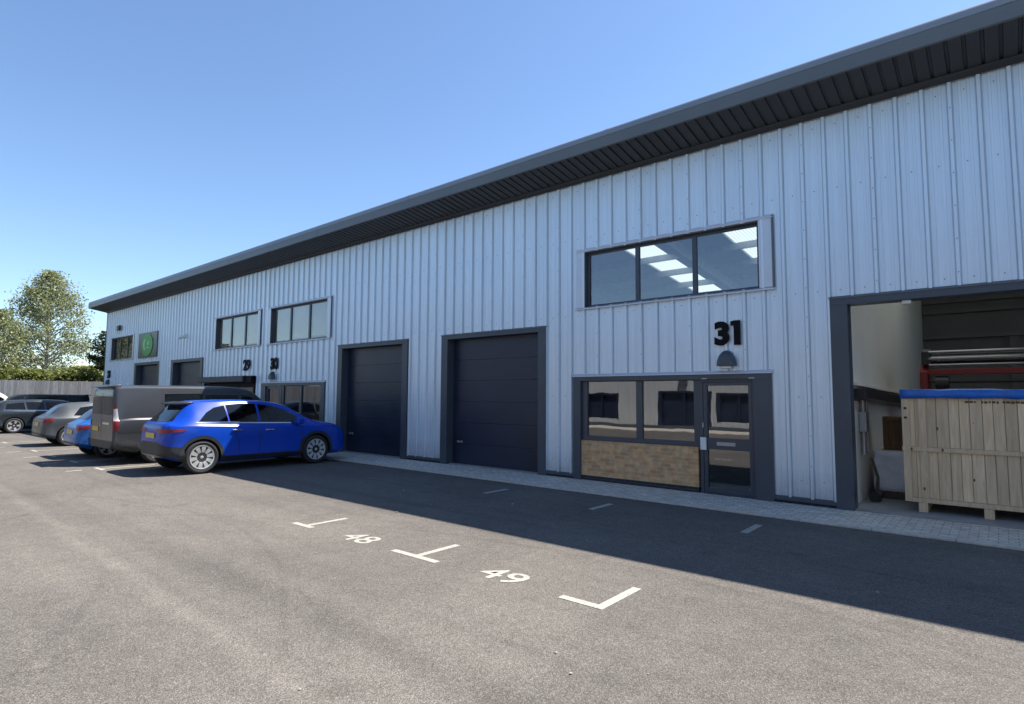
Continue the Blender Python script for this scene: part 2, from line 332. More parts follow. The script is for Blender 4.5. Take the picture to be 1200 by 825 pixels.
M = dict(
    asphalt=asphalt_mat(), paint=paint_mat(),
    paving=brick_mat('block_paving', (0.66, 0.60, 0.51), (0.53, 0.48, 0.41), (0.2, 0.2, 0.19), 0.2, 0.1, 0.006, axis='XY', bump=0.4),
    kerb=simple('kerb_concrete', (0.5, 0.46, 0.4), 0.85, var=0.2, scale=12, bump=0.3),
    chips=simple('stone_chip', (0.27, 0.26, 0.24), 0.9, var=0.3, scale=3),
    clad=clad_mat(),
    plainclad=simple('plain_coated_steel', (0.36, 0.365, 0.37), 0.55, var=0.05, scale=0.6, spec=0.2),
    flash=simple('pale_flashing', (0.58, 0.61, 0.66), 0.38, metal=0.4, var=0.05),
    dark=simple('anthracite_steel', (0.055, 0.068, 0.085), 0.38, var=0.12, scale=1.2),
    fascia=simple('fascia_steel', (0.11, 0.125, 0.135), 0.42, var=0.08, scale=0.7),
    gutter=simple('gutter_steel', (0.20, 0.225, 0.255), 0.35, var=0.08, scale=0.7),
    soffit=simple('soffit_steel', (0.036, 0.038, 0.043), 0.5, var=0.1, scale=1.0),
    roller=simple('navy_door', (0.013, 0.02, 0.042), 0.36, var=0.25, scale=1.5, bump=0.12, bscale=60, rvar=0.12),
    black=simple('black_plastic', (0.012, 0.012, 0.014), 0.4, var=0.2),
    blackpaint=simple('matt_black', (0.004, 0.004, 0.005), 0.6, var=0.2, spec=0.15),
    frame=simple('grey_aluminium', (0.05, 0.062, 0.08), 0.32, var=0.08),
    glass=glass_mat('window_glass'),
    brick=brick_mat('buff_brick', (0.70, 0.41, 0.19), (0.50, 0.28, 0.12), (0.52, 0.42, 0.29), 0.225, 0.075, 0.0075),
    plinth=brick_mat('blue_engineering_brick', (0.03, 0.035, 0.045), (0.02, 0.024, 0.03), (0.07, 0.07, 0.07), 0.225, 0.075, 0.006),
    blind=blind_mat(),
    white=simple('white_plastic', (0.75, 0.75, 0.72), 0.4, var=0.05),
    wallwhite=simple('cream_wall', (0.76, 0.71, 0.63), 0.75, var=0.06, scale=0.8),
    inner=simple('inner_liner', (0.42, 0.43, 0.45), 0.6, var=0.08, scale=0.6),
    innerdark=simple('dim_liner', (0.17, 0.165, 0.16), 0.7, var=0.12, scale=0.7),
    concrete=simple('floor_concrete', (0.30, 0.29, 0.275), 0.6, var=0.25, scale=2.0, bump=0.1),
    steel=simple('galvanised_steel', (0.38, 0.39, 0.4), 0.4, metal=0.6, var=0.15, scale=6),
    rooflight=rooflight_mat(),
    crate=wood_mat('pine_board', (0.64, 0.44, 0.25), (0.84, 0.63, 0.40), knot=(0.13, 0.06, 0.03)),
    brown=wood_mat('brown_board', (0.13, 0.065, 0.025), (0.22, 0.115, 0.05), knot=(0.05, 0.02, 0.01)),
    fence=wood_mat('weathered_board', (0.135, 0.142, 0.155), (0.21, 0.22, 0.238), knot=(0.11, 0.115, 0.12)),
    tarp=simple('blue_tarpaulin', (0.015, 0.125, 0.48), 0.4, var=0.2, scale=6, bump=0.6, bscale=9),
    poly=simple('white_polythene', (0.76, 0.76, 0.77), 0.35, var=0.12, scale=3, bump=0.7, bscale=5),
    redpaint=simple('red_machine_paint', (0.22, 0.012, 0.014), 0.4, var=0.15),
    roll=simple('polished_roller', (0.30, 0.30, 0.31), 0.25, metal=0.7, var=0.12),
    green=simple('green_sign', (0.035, 0.30, 0.045), 0.4, var=0.1),
    palegreen=simple('pale_green_sign', (0.30, 0.60, 0.26), 0.4, var=0.06),
    signback=simple('dark_sign_board', (0.02, 0.03, 0.024), 0.3, var=0.1),
    bark=simple('birch_bark', (0.36, 0.34, 0.31), 0.8, var=0.45, scale=5, stretch=(1, 1, 4)),
    darkbark=simple('brown_bark', (0.10, 0.08, 0.06), 0.85, var=0.3, scale=5),
    birch=leaf_mat('birch_leaf', (0.15, 0.175, 0.07), (0.29, 0.315, 0.155), (0.6, 0.62, 0.5)),
    bush=leaf_mat('bush_leaf', (0.11, 0.14, 0.04), (0.25, 0.28, 0.085), (0.42, 0.43, 0.2)),
    darkleaf=leaf_mat('dark_leaf', (0.022, 0.035, 0.012), (0.05, 0.07, 0.024), (0.10, 0.12, 0.05)),
    # cars
    tyre=simple('tyre_rubber', (0.018, 0.018, 0.019), 0.75, var=0.2, scale=8),
    tglass=glass_mat('tinted_car_glass', (0.42, 0.47, 0.45), ior=1.65, wave=0),
    seatcloth=simple('seat_cloth', (0.03, 0.03, 0.034), 0.8, var=0.2),
    rim=simple('silver_alloy', (0.62, 0.62, 0.62), 0.3, metal=0.55, var=0.05),
    disc=simple('wheel_shadow_grey', (0.03, 0.03, 0.032), 0.6),
    trim=simple('car_black_trim', (0.022, 0.023, 0.025), 0.5, var=0.15),
    cglass=simple('car_glass', (0.006, 0.008, 0.009), 0.03, var=0.1, spec=0.35, rvar=0.01),
    chrome=simple('chrome_trim', (0.7, 0.7, 0.7), 0.15, metal=1, var=0.03, rvar=0.03),
    taillight=simple('red_lens', (0.22, 0.008, 0.012), 0.35, var=0.3, scale=9),
    whitelens=simple('clear_lens', (0.5, 0.48, 0.47), 0.3, var=0.1),
    plate=simple('yellow_plate', (0.65, 0.47, 0.04), 0.4, var=0.05),
)
def paint(name, col, metal=0.35, rough=0.3, coat=0.35, spec=0.4): return simple(name, col, rough, metal=metal, var=0.04, scale=1.2, coat=coat, rvar=0.03, spec=spec)

# ================================================================== SETTING
gm = MB(); gm.add([(-260, -200, GZ), (200, -200, GZ), (200, 240, GZ), (-260, 240, GZ)], [(0, 1, 2, 3)])
structure(gm.build('car_park_surface', M['asphalt']))
KY = g(0, -1.68)[1]
pv = MB(); pv.box(-40.9, 8.6, KY + 0.06, -0.002, GZ + 0.002, GZ + 0.028)
structure(pv.build('paving_strip', M['paving']))
kb = MB(); x = -40.9
while x < 8.6:
    kb.box(x, min(x + 0.91, 8.6), KY - 0.06, KY + 0.056, GZ + 0.001, GZ + 0.032); x += 0.918
structure(kb.build('edging_kerb', M['kerb'], bevel=0.006))

# painted bay markings: sheets just above the asphalt
def sheet(name, rects, z=0.004):
    b = MB()
    for (x0, x1, y0, y1) in rects: b.add([(x0, y0, GZ + z), (x1, y0, GZ + z), (x1, y1, GZ + z), (x0, y1, GZ + z)], [(0, 1, 2, 3)])
    return structure(b.build(name, M['paint']))
YB = g(0, -6.50)[1]
bx = [g(X, 0)[0] for X in (-7.13, -4.91, -2.60)]
LW = 0.088
ST = 0.62
def tee(xc, left, rightw, stem=ST, y=YB):
    sheet('bay_marking', [(xc - left, xc + rightw, y, y + LW), (xc - LW/2, xc + LW/2, y + LW, y + LW + stem)])
tee(bx[0], 0.30, LW/2 + 0.13); tee(bx[1], 0.40, 0.36); tee(bx[2], 0.42, LW/2)
for xx in bx:
    a = g(0, -2.97)[1]; sheet('bay_marking', [(xx - 0.05, xx + 0.05, a, a + 0.66)])
bays = [bx[0] - 2.33*k for k in range(1, 2)]
for X in (-16.0, -18.15, -20.25, -22.4, -24.6, -26.8):
    xx = g(X, 0)[0]; tee(xx, 0.33, 0.33, 1.15)
    sheet('bay_marking', [(xx - 0.05, xx + 0.05, YB - 0.62, YB - 0.3)])
    a = g(0, -2.97)[1]; sheet('bay_marking', [(xx - 0.05, xx + 0.05, a, a + 0.66)])
def road_number(txt, xc, yc, wdt, hgt):
    me = text_mesh(txt, 0.012)
    for v in me.vertices: v.co = ((v.co.x - 0.5)*wdt, (v.co.y - 0.5)*hgt, 0)
    me.materials.append(M['paint'])
    structure(link('bay_number', me, loc=(xc, yc, GZ + 0.004)))
road_number('48', (bx[0] + bx[1])/2, YB + 0.13, 0.54, 0.34)
road_number('49', (bx[1] + bx[2])/2, YB + 0.16, 0.54, 0.34)

# ================================================================== BUILDING
X0, X1 = -40.45, 8.3
ZT = 6.58
B = thing('industrial_terrace', (-16, 0, GZ), 'long terrace of industrial units in pale blue grey ribbed cladding with a dark overhanging eave', 'building')
def part(mb, name, mat, parent=None, **k):
    o = mb.build(name, mat, parent or B, **k)
    if (parent or B) is B: o.matrix_parent_inverse = Matrix.Translation((16, 0, -GZ))
    else: o.matrix_parent_inverse = Matrix.Identity(4)
    return o
# openings (x0, x1, z0, z1) in the cladding
DOORS = [(-11.45, -7.94, 3.34), (-16.32, -12.85, 3.33), (-30.22, -26.68, 3.33), (-35.27, -31.72, 3.35)]
UPW = [(-6.90, -3.21, 3.69, 4.91, False), (-20.80, -17.03, 3.65, 4.95, True), (-25.50, -21.81, 3.65, 4.95, True), (-39.35, -35.80, 3.67, 4.92, False)]
FR = [(-7.20, -3.05, False), (-21.30, -17.05, True), (-26.45, -21.82, False), (-40.05, -35.85, True)]
OPEN = [(a, b, -1, t) for a, b, t in DOORS] + [(a, b, c, d) for a, b, c, d, _ in UPW] + [(a, b, -1, 2.17 if a > -26 or a < -30 else 2.46) for a, b, _ in FR] + [(-2.10, 2.65, -1, 3.38)]
PITCH = 0.344
prof = []
k0 = math.floor((X0 + 1.42)/PITCH) - 1
for k in range(k0, 40):
    c = -1.42 + k*PITCH
    prof += [(c - 0.044, 0), (c - 0.041, 0.012), (c - 0.036, 0.012), (c - 0.033, 0), (c - 0.022, -0.046), (c + 0.018, -0.046), (c + 0.030, 0), (c + 0.033, 0.014), (c + 0.040, 0.014), (c + 0.043, 0), (c + 0.098, 0), (c + 0.106, -0.006), (c + 0.134, -0.006), (c + 0.142, 0), (c + 0.202, 0), (c + 0.21, -0.006), (c + 0.238, -0.006), (c + 0.246, 0)]
def prof_y(x):
    for (a, ya), (b, yb) in zip(prof, prof[1:]):
        if a <= x <= b: return ya + (yb - ya)*(x - a)/(b - a) if b > a else ya
    return 0
xs = sorted(set([round(p[0], 4) for p in prof if X0 < p[0] < X1] + [X0, X1] + [e for o in OPEN for e in o[:2]]))
cl = MB()
ys = {x: prof_y(x) for x in xs}
def add_clad(z_lo, z_hi):
    for a, b in zip(xs, xs[1:]):
        if b - a < 1e-4: continue
        mid = (a + b)/2; iv = [(z_lo, z_hi)]
        for (o0, o1, c, d) in OPEN:
            if o0 < mid < o1:
                nv = []
                for (p, q) in iv:
                    if c > p: nv.append((p, min(q, c)))
                    if d < q: nv.append((max(p, d), q))
                iv = [t for t in nv if t[1] - t[0] > 1e-3]
        for (p, q) in iv:
            cl.add([(a, ys[a], p), (b, ys[b], p), (b, ys[b], q), (a, ys[a], q)], [(0, 1, 2, 3)])
add_clad(0.06, ZT)
part(cl, 'wall_cladding', M['clad'])
# backing wall (blockwork/liner) behind the sheets, with the same openings, 0.15 thick
bk = MB()
ex = sorted(set([X0, X1] + [e for o in OPEN for e in o[:2]]))
for a, b in zip(ex, ex[1:]):
    mid = (a + b)/2; iv = [(-0.06, ZT - 0.03)]
    for (o0, o1, c, d) in OPEN:
        if o0 < mid < o1:
            nv = []
            for (p, q) in iv:
                if c > p: nv.append((p, min(q, c)))
                if d < q: nv.append((max(p, d), q))
            iv = [t for t in nv if t[1] - t[0] > 1e-3]
    for (p, q) in iv: bk.box(a, b, 0.03, 0.2, p, q)
part(bk, 'wall_core', M['inner'])
# screws through the sheets (visible ones on the near half)
sc = MB()
def inside_open(x, z, mg=0.12): return any(o[0] - mg < x < o[1] + mg and o[2] - mg < z < o[3] + mg for o in OPEN)
k = 0
for kk in range(-44, 12):
    c = -1.42 + kk*PITCH
    for z in (0.35, 1.75, 3.52, 5.25, 6.35):
        xx = c + 0.172
        if inside_open(xx, z): continue
        sc.lathe_x([(-0.006, 0.010), (0, 0.010)], 6); n6 = 12
        for i in range(len(sc.v) - 12, len(sc.v)):
            x_, y_, z_ = sc.v[i]; sc.v[i] = (xx + y_, -0.001 + x_, z + z_)
    if kk % 3 == 0:
        z = 0.6
        while z < 6.4:
            if not inside_open(c, z):
                sc.lathe_x([(-0.006, 0.009), (0, 0.009)], 6)
                for i in range(len(sc.v) - 12, len(sc.v)):
                    x_, y_, z_ = sc.v[i]; sc.v[i] = (c + y_, -0.046 + x_, z + z_)
            z += 0.5
o = part(sc, 'cladding_screw', M['gutter']); o['kind'] = 'stuff'
# drip trim and plinth, between openings at ground level
gaps = sorted([(o[0], o[1]) for o in OPEN if o[2] < 0]); segs = []; x = X0
for a, b in gaps: segs.append((x, a)); x = b
segs.append((x, X1))
for a, b in segs:
    if b - a < 0.02: continue
    dt = MB(); pl = MB(); dt.prism([(-0.045, 0.0), (-0.045, 0.065), (-0.036, 0.075), (0.02, 0.075), (0.02, 0.0)], 'x', a, b)
    pl.box(a, b, 0.0, 0.028, GZ + 0.004, 0.0)
    part(dt, 'drip_trim', M['dark']); part(pl, 'plinth', M['plinth'])
# corner trims
ct = MB(); ct.box(X0 - 0.012, X0 + 0.11, -0.05, -0.036, 0.06, ZT - 0.02); ct.box(X0 - 0.014, X0 - 0.002, -0.05, 23.9, 0.06, ZT - 0.02)
part(ct, 'corner_trim', M['dark'])
# roof, eave
XE0, XE1 = -40.75, 8.6
fa = MB(); fa.prism([(-0.90, 6.72), (-0.93, 6.735), (-0.93, 6.95), (-0.88, 6.95), (-0.88, 6.76), (-0.90, 6.75)], 'x', XE0, XE1)
x = XE0 + 3.0
while x < XE1:
    fa.box(x, x + 0.06, -0.934, -0.9305, 6.737, 6.948); x += 3.05
fa.prism([(-0.90, 6.72), (-0.93, 6.735), (-0.93, 6.95), (-0.80, 7.12), (-0.4, 7.1), (0.02, 7.0), (0.02, 6.57)], 'x', XE0 - 0.012, XE0 - 0.003)
part(fa, 'fascia', M['fascia'])
gu = MB(); gu.prism([(-0.935, 6.953), (-0.925, 7.03), (-0.895, 7.085), (-0.84, 7.12), (-0.60, 7.125), (-0.60, 7.09), (-0.83, 7.085), (-0.875, 7.05), (-0.90, 6.953)], 'x', XE0, XE1)
x = XE0 + 4.4
while x < XE1:
    gu.prism([(-0.941, 6.955), (-0.931, 7.033), (-0.90, 7.09), (-0.842, 7.126), (-0.7, 7.131), (-0.7, 7.126), (-0.84, 7.121), (-0.896, 7.086), (-0.926, 7.031), (-0.936, 6.955)], 'x', x, x + 0.09); x += 6.1
part(gu, 'eave_cap', M['gutter'], smooth=30)
so = MB(); x = XE0
while x < XE1 - 0.01:
    xs_ = [x, x + 0.15, x + 0.158, x + 0.192, x + 0.2]; dz = [0, 0, 0.028, 0.028, 0]
    for i in range(4):
        so.add([(xs_[i], -0.9, 6.722 + dz[i]), (xs_[i+1], -0.9, 6.722 + dz[i+1]), (xs_[i+1], 0.02, 6.565 + dz[i+1]), (xs_[i], 0.02, 6.565 + dz[i])], [(0, 1, 2, 3)])
    x += 0.2
part(so, 'soffit', M['soffit'])
sb = MB(); sb.prism([(-0.12, 6.592), (-0.12, 6.55), (-0.05, 6.50), (-0.05, 6.592)], 'x', X0, X1)
part(sb, 'soffit_trim', M['soffit'])
# roof deck with rooflight openings over the vacant unit, others added for light
RZ = lambda y: 6.98 - 0.1*y
rf = MB()
def slab(x0, x1, y0, y1, t=0.09):
    rf.add([(x0, y0, RZ(y0)), (x1, y0, RZ(y0)), (x1, y1, RZ(y1)), (x0, y1, RZ(y1)), (x0, y0, RZ(y0)-t), (x1, y0, RZ(y0)-t), (x1, y1, RZ(y1)-t), (x0, y1, RZ(y1)-t)],
           [(0, 1, 2, 3), (7, 6, 5, 4), (0, 4, 5, 1), (1, 5, 6, 2), (2, 6, 7, 3), (3, 7, 4, 0)])
LY0, LY1 = 4.6, 16.0
cuts = [(-9.9 + 1.0, -7.87), (-5.80, -4.70), (-1.7, 0.3), (3.0, 4.1)]  # last pair added over the open unit to brighten its walls
cuts = [(-24.3, -22.9), (-19.8, -18.4)] + cuts  # put in above the blinded windows, sized to light the blinds from behind
LYS = [(0.5, 9.0), (0.5, 9.0), (4.6, 16.0), (4.6, 16.0), (0.5, 8.0), (0.5, 8.0)]
xprev = XE0
for a, b in cuts: slab(xprev, a, -0.75, 24); xprev = b
slab(xprev, XE1, -0.75, 24)
for (a, b), (LY0, LY1) in zip(cuts, LYS): slab(a, b, -0.75, LY0); slab(a, b, LY1, 24)
part(rf, 'roof', M['inner'])
for (a, b), (LY0, LY1) in zip(cuts, LYS):
    rl = MB(); rl.add([(a, LY0, RZ(LY0)-0.03), (b, LY0, RZ(LY0)-0.03), (b, LY1, RZ(LY1)-0.03), (a, LY1, RZ(LY1)-0.03)], [(0, 1, 2, 3)])
    part(rl, 'rooflight', M['rooflight'])
# interior of the vacant unit
UX0, UX1 = -12.3, -2.2
for y in [1.6 + 1.55*k for k in range(14)]:
    pu = MB(); pu.box(UX0, UX1, y, y + 0.06, RZ(y) - 0.30, RZ(y) - 0.10); part(pu, 'purlin', M['steel'])
for x in (-6.95, -11.6):
    ra = MB(); ra.add([(x-0.09, 0.3, RZ(.3)-.62), (x+0.09, .3, RZ(.3)-.62), (x+.09, 21.5, RZ(21.5)-.62), (x-.09, 21.5, RZ(21.5)-.62), (x-.09, .3, RZ(.3)-.31), (x+.09, .3, RZ(.3)-.31), (x+.09, 21.5, RZ(21.5)-.31), (x-.09, 21.5, RZ(21.5)-.31)],
              [(0,3,2,1),(4,5,6,7),(0,1,5,4),(1,2,6,5),(2,3,7,6),(3,0,4,7)]); part(ra, 'rafter', M['steel'])
pw = MB(); pw.box(-12.45, -12.3, 0.21, 21.8, GZ, 6.6 - 0.0); 
pw2 = MB(); pw2.add([(-2.2,.21,GZ),(-1.92,.21,GZ),(-1.92,21.8,GZ),(-2.2,21.8,GZ),(-2.2,.21,RZ(.21)-.1),(-1.92,.21,RZ(.21)-.1),(-1.92,21.8,RZ(21.8)-.1),(-2.2,21.8,RZ(21.8)-.1)],
             [(0,3,2,1),(4,5,6,7),(0,1,5,4),(1,2,6,5),(2,3,7,6),(3,0,4,7)])
part(pw, 'party_wall', M['inner']); part(pw2, 'party_wall', M['wallwhite'])
bw = MB(); bw.box(X0, X1, 21.9, 22.1, GZ, RZ(22) - 0.1); part(bw, 'rear_wall', M['inner'])
sw = MB(); sw.box(X0, X0 + 0.15, 0.21, 21.9, GZ, 4.8); part(sw, 'end_wall', M['clad']); sw = MB(); sw.box(X1 - 0.15, X1, 0.21, 21.9, GZ, 4.8)
part(sw, 'end_wall', M['clad'])
fl = MB(); fl.box(X0, X1, 0.05, 21.9, GZ + 0.002, GZ + 0.04); part(fl, 'floor_slab', M['concrete'])
# unseen box added behind each ground floor window to keep the inside dark
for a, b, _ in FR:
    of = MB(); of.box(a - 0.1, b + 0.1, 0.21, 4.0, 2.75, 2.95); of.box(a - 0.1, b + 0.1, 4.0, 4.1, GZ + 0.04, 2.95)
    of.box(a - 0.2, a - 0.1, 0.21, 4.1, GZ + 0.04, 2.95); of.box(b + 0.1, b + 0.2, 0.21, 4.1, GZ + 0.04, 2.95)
    part(of, 'added_dark_box', M['innerdark'])

# ---- roller doors with surround
def door_surround(a, b, t, name='door_surround', w_=0.24, lint=0.11, recess=0.27, zb=GZ + 0.03):
    s = MB()
    # faces stand 52 mm proud of the pans, returns run back to the leaf
    s.box(a, a + w_, -0.05, recess, zb, t - lint); s.box(b - w_, b, -0.05, recess, zb, t - lint)
    s.box(a, b, -0.05, recess, t - lint, t)
    part(s, name, M['dark'], bevel=0.004)
    h = MB(); h.prism([(-0.065, t - 0.012), (-0.065, t + 0.004), (-0.036, t + 0.028), (-0.0, t + 0.028), (-0.0, t + 0.002), (-0.05, t + 0.002), (-0.05, t - 0.012)], 'x', a - 0.01, b + 0.01)
    part(h, 'head_flashing', M['flash'] if name == 'shop' else M['fascia'])
for i, (a, b, t) in enumerate(DOORS):
    door_surround(a, b, t)
    d = MB(); z = GZ + 0.03; n = 6; hh = (t - 0.11 - z)/n
    for k in range(n):
        z0 = z + k*hh; z1 = z0 + hh - 0.006
        d.prism([(0.2, z0), (0.2, z1), (0.24, z1 + 0.003), (0.24, z0 - 0.003)], 'x', a + 0.24, b - 0.24)
        for q in (0.25, 0.5, 0.75):       # pressed ribs of each panel
            zz = z0 + hh*q; d.box(a + 0.25, b - 0.25, 0.1955, 0.1998, zz - 0.012, zz + 0.012)
    d.box(a + 0.24, b - 0.24, 0.241, 0.26, z, t - 0.11)
    do = part(d, 'roller_door', M['roller'])
    h = MB(); h.box(a + 0.42, a + 0.62, 0.165, 0.19, 0.52, 0.56); h.box(a + 0.44, a + 0.46, 0.185, 0.197, 0.5, 0.58); h.box(a + 0.58, a + 0.60, 0.185, 0.197, 0.5, 0.58)
    part(h, 'handle', M['steel'], do, bevel=0.004)
door_surround(-2.10, 2.65, 3.38, w_=0.255, lint=0.12, recess=0.25)
# the small lights under the lintel of the open doorway
for i, xx in enumerate((-1.05,)):
    l = MB(); l.box(xx - 0.06, xx + 0.06, 0.02, 0.12, 3.2, 3.258); part(l, 'sensor', M['white'], bevel=0.01)

# ---- upper windows
def upper_window(a, b, z0, z1, blind):
    f = MB(); y0, y1 = 0.07, 0.14; fw = 0.055
    f.box(a, b, y0, y1, z0, z0 + fw); f.box(a, b, y0, y1, z1 - fw, z1); f.box(a, a + fw, y0, y1, z0 + fw, z1 - fw); f.box(b - fw, b, y0, y1, z0 + fw, z1 - fw)
    th = (b - a)/3
    for k in (1, 2): f.box(a + th*k - 0.045, a + th*k + 0.045, y0, y1, z0 + fw, z1 - fw)
    w_ = part(f, 'upper_window', M['frame'], bevel=0.004)
    r = MB()   # dark reveal lining
    r.box(a - 0.003, a + 0.012, -0.03, 0.07, z0, z1); r.box(b - 0.012, b + 0.003, -0.03, 0.07, z0, z1); r.box(a + 0.013, b - 0.013, -0.03, 0.07, z1 - 0.012, z1 + 0.003)
    part(r, 'reveal', M['dark'], w_)
    for k in range(3):
        p0 = a + th*k + (fw if k == 0 else 0.045); p1 = a + th*(k + 1) - (fw if k == 2 else 0.045)
        g_ = MB(); g_.add([(p0, 0.1, z0 + fw), (p1, 0.1, z0 + fw), (p1, 0.1, z1 - fw), (p0, 0.1, z1 - fw)], [(0, 1, 2, 3)]); part(g_, 'pane', M['glass'], w_)
        if blind:
            bl = MB(); bl.add([(p0 - 0.02, 0.19, z0 + 0.1 + 0.02*k), (p1 + 0.02, 0.19, z0 + 0.1 + 0.02*k), (p1 + 0.02, 0.19, z1), (p0 - 0.02, 0.19, z1)], [(0, 1, 2, 3)])
            part(bl, 'blind', M['blind'], w_)
    # pale flashing round the opening: head, jambs, cill
    h = MB(); o_ = 0.2
    h.prism([(-0.05, z1 + 0.012), (-0.055, z1 + 0.03), (-0.04, z1 + 0.085), (0.02, z1 + 0.085), (0.02, z1 + 0.012)], 'x', a - o_, b + o_ + 0.06)
    h.box(a - 0.2, a - 0.004, -0.040, 0.02, z0 - 0.001, z1 + 0.011); h.box(b + 0.004, b + 0.23, -0.040, 0.02, z0 - 0.001, z1 + 0.011)
    h.prism([(-0.085, z0 - 0.055), (-0.085, z0 - 0.03), (-0.03, z0 - 0.003), (0.06, z0 - 0.003), (0.06, z0 - 0.055)], 'x', a - o_ - 0.02, b + o_ + 0.06)
    part(h, 'window_flashing', M['flash'], bevel=0.003)
    fm = MB(); fm.box(b + 0.2315, b + 0.262, -0.052, -0.002, z0 - 0.002, z1 + 0.06); part(fm, 'flashing_edge', M['fascia'])
for a in UPW: upper_window(*a)
# ---- entrance frames
def entrance(a, b, mirror, shop=False):
    W = b - a; top = 2.17
    def mx(u0, u1):
        return (a + u0, a + u1) if not mirror else (b - u1, b - u0)
    ZB = GZ + 0.03
    fr = MB()
    for (u0, u1) in ((0, 0.19), (W - 0.30, W)):
        p, q = mx(u0, u1); fr.box(p, q, -0.05, 0.12, ZB, top - 0.1)
    fr.box(a, b, -0.05, 0.12, top - 0.1, top)
    part(fr, 'entrance_surround', M['dark'], bevel=0.004)
    hf = MB(); hf.prism([(-0.075, top - 0.004), (-0.075, top + 0.012), (-0.04, top + 0.055), (0.01, top + 0.055), (0.01, top + 0.002), (-0.05, top + 0.002), (-0.05, top - 0.004)], 'x', a - 0.015, b + 0.03)
    part(hf, 'head_flashing', M['flash'])
    # glazing frame
    f = MB(); z0, z1 = 0.80, top - 0.1; y0, y1 = 0.015, 0.085
    U = [0.19, 1.56, 2.83]
    for (u0, u1) in ((0.19, 0.33), (1.50, 1.64), (2.72, 2.84)):
        p, q = mx(u0, u1); f.box(p, q, y0, y1, z0 + 0.10, z1 - 0.015)
    p, q = mx(0.19, 2.84); f.box(p, q, y0, y1, z0, z0 + 0.10); f.box(p, q, y0, y1, z1 - 0.015, z1)
    w_ = part(f, 'ground_window', M['frame'], bevel=0.004)
    for (u0, u1) in ((0.33, 1.50), (1.64, 2.72)):
        p, q = mx(u0, u1); g_ = MB(); g_.add([(p, 0.05, z0 + 0.1), (q, 0.05, z0 + 0.1), (q, 0.05, z1 - 0.015), (p, 0.05, z1 - 0.015)], [(0, 1, 2, 3)]); part(g_, 'pane', M['glass'], w_)
    p, q = mx(0.19, 2.80)
    bp = MB(); bp.box(p, q, -0.012, 0.1, 0.055, z0 - 0.002); part(bp, 'brick_panel', M['brick'])
    b2 = MB(); b2.box(p, q, -0.004, 0.1, GZ + 0.004, 0.052); part(b2, 'plinth', M['plinth'])
    # door
    u0, u1 = 2.84, W - 0.30
    f = MB(); y0, y1 = 0.01, 0.085
    p, q = mx(u0, u0 + 0.06); f.box(p, q, 0.0, 0.1, ZB, z1); p, q = mx(u1 - 0.05, u1); f.box(p, q, 0.0, 0.1, ZB, z1)
    p, q = mx(u0 + 0.06, u1 - 0.05); f.box(p, q, 0.0, 0.1, z1 - 0.05, z1); f.box(p, q, 0.0, 0.1, ZB, ZB + 0.02)
    part(f, 'door_frame', M['frame'], bevel=0.003)
    l0, l1 = u0 + 0.065, u1 - 0.055
    f = MB(); zt = z1 - 0.055; zb = ZB + 0.025
    p, q = mx(l0, l0 + 0.07); f.box(p, q, y0, y1, zb, zt); p, q = mx(l1 - 0.06, l1); f.box(p, q, y0, y1, zb, zt)
    p, q = mx(l0 + 0.07, l1 - 0.06); f.box(p, q, y0, y1, zt - 0.06, zt); f.box(p, q, y0, y1, 0.775, 0.985); f.box(p, q, y0, y1, zb, zb + 0.1)
    dr = part(f, 'entrance_door', M['frame'], bevel=0.003)
    for (za, zc) in ((zb + 0.1, 0.775), (0.985, zt - 0.06)):
        g_ = MB(); g_.add([(p, 0.05, za), (q, 0.05, za), (q, 0.05, zc), (p, 0.05, zc)], [(0, 1, 2, 3)]); part(g_, 'door_pane', M['glass'], dr)
    um = (l0 + l1)/2
    p, q = mx(um - 0.2, um + 0.14); lp = MB(); lp.box(p, q, -0.002, 0.0085, 0.85, 0.915); lp.box(p + 0.02, q - 0.02, -0.006, -0.0025, 0.868, 0.897); part(lp, 'letter_plate', M['steel'], dr, bevel=0.002)
    p, q = mx(l0 - 0.055, l0 + 0.055); pp = MB(); pp.box(p, q, -0.03, -0.0025, 0.76, 0.99); pp.box(p + 0.03, q - 0.03, -0.036, -0.0305, 0.80, 0.95); part(pp, 'keypad', M['white'], dr, bevel=0.006)
    p, q = mx(l0 - 0.02, l0 + 0.01); kk = MB(); kk.box(p, q, -0.012, -0.001, 1.17, 1.26); part(kk, 'lock', M['steel'], dr, bevel=0.004)
    # two little light fittings in the head
    for u in (0.12, 0.98):
        p, q = mx(u0 + u - 0.05, u0 + u + 0.05); s = MB(); s.box(p, q, -0.058, -0.0505, top - 0.095, top - 0.075); part(s, 'head_vent', M['steel'])
for i, (a, b, mi) in enumerate(FR):
    if i == 2: continue
    entrance(a, b, mi)
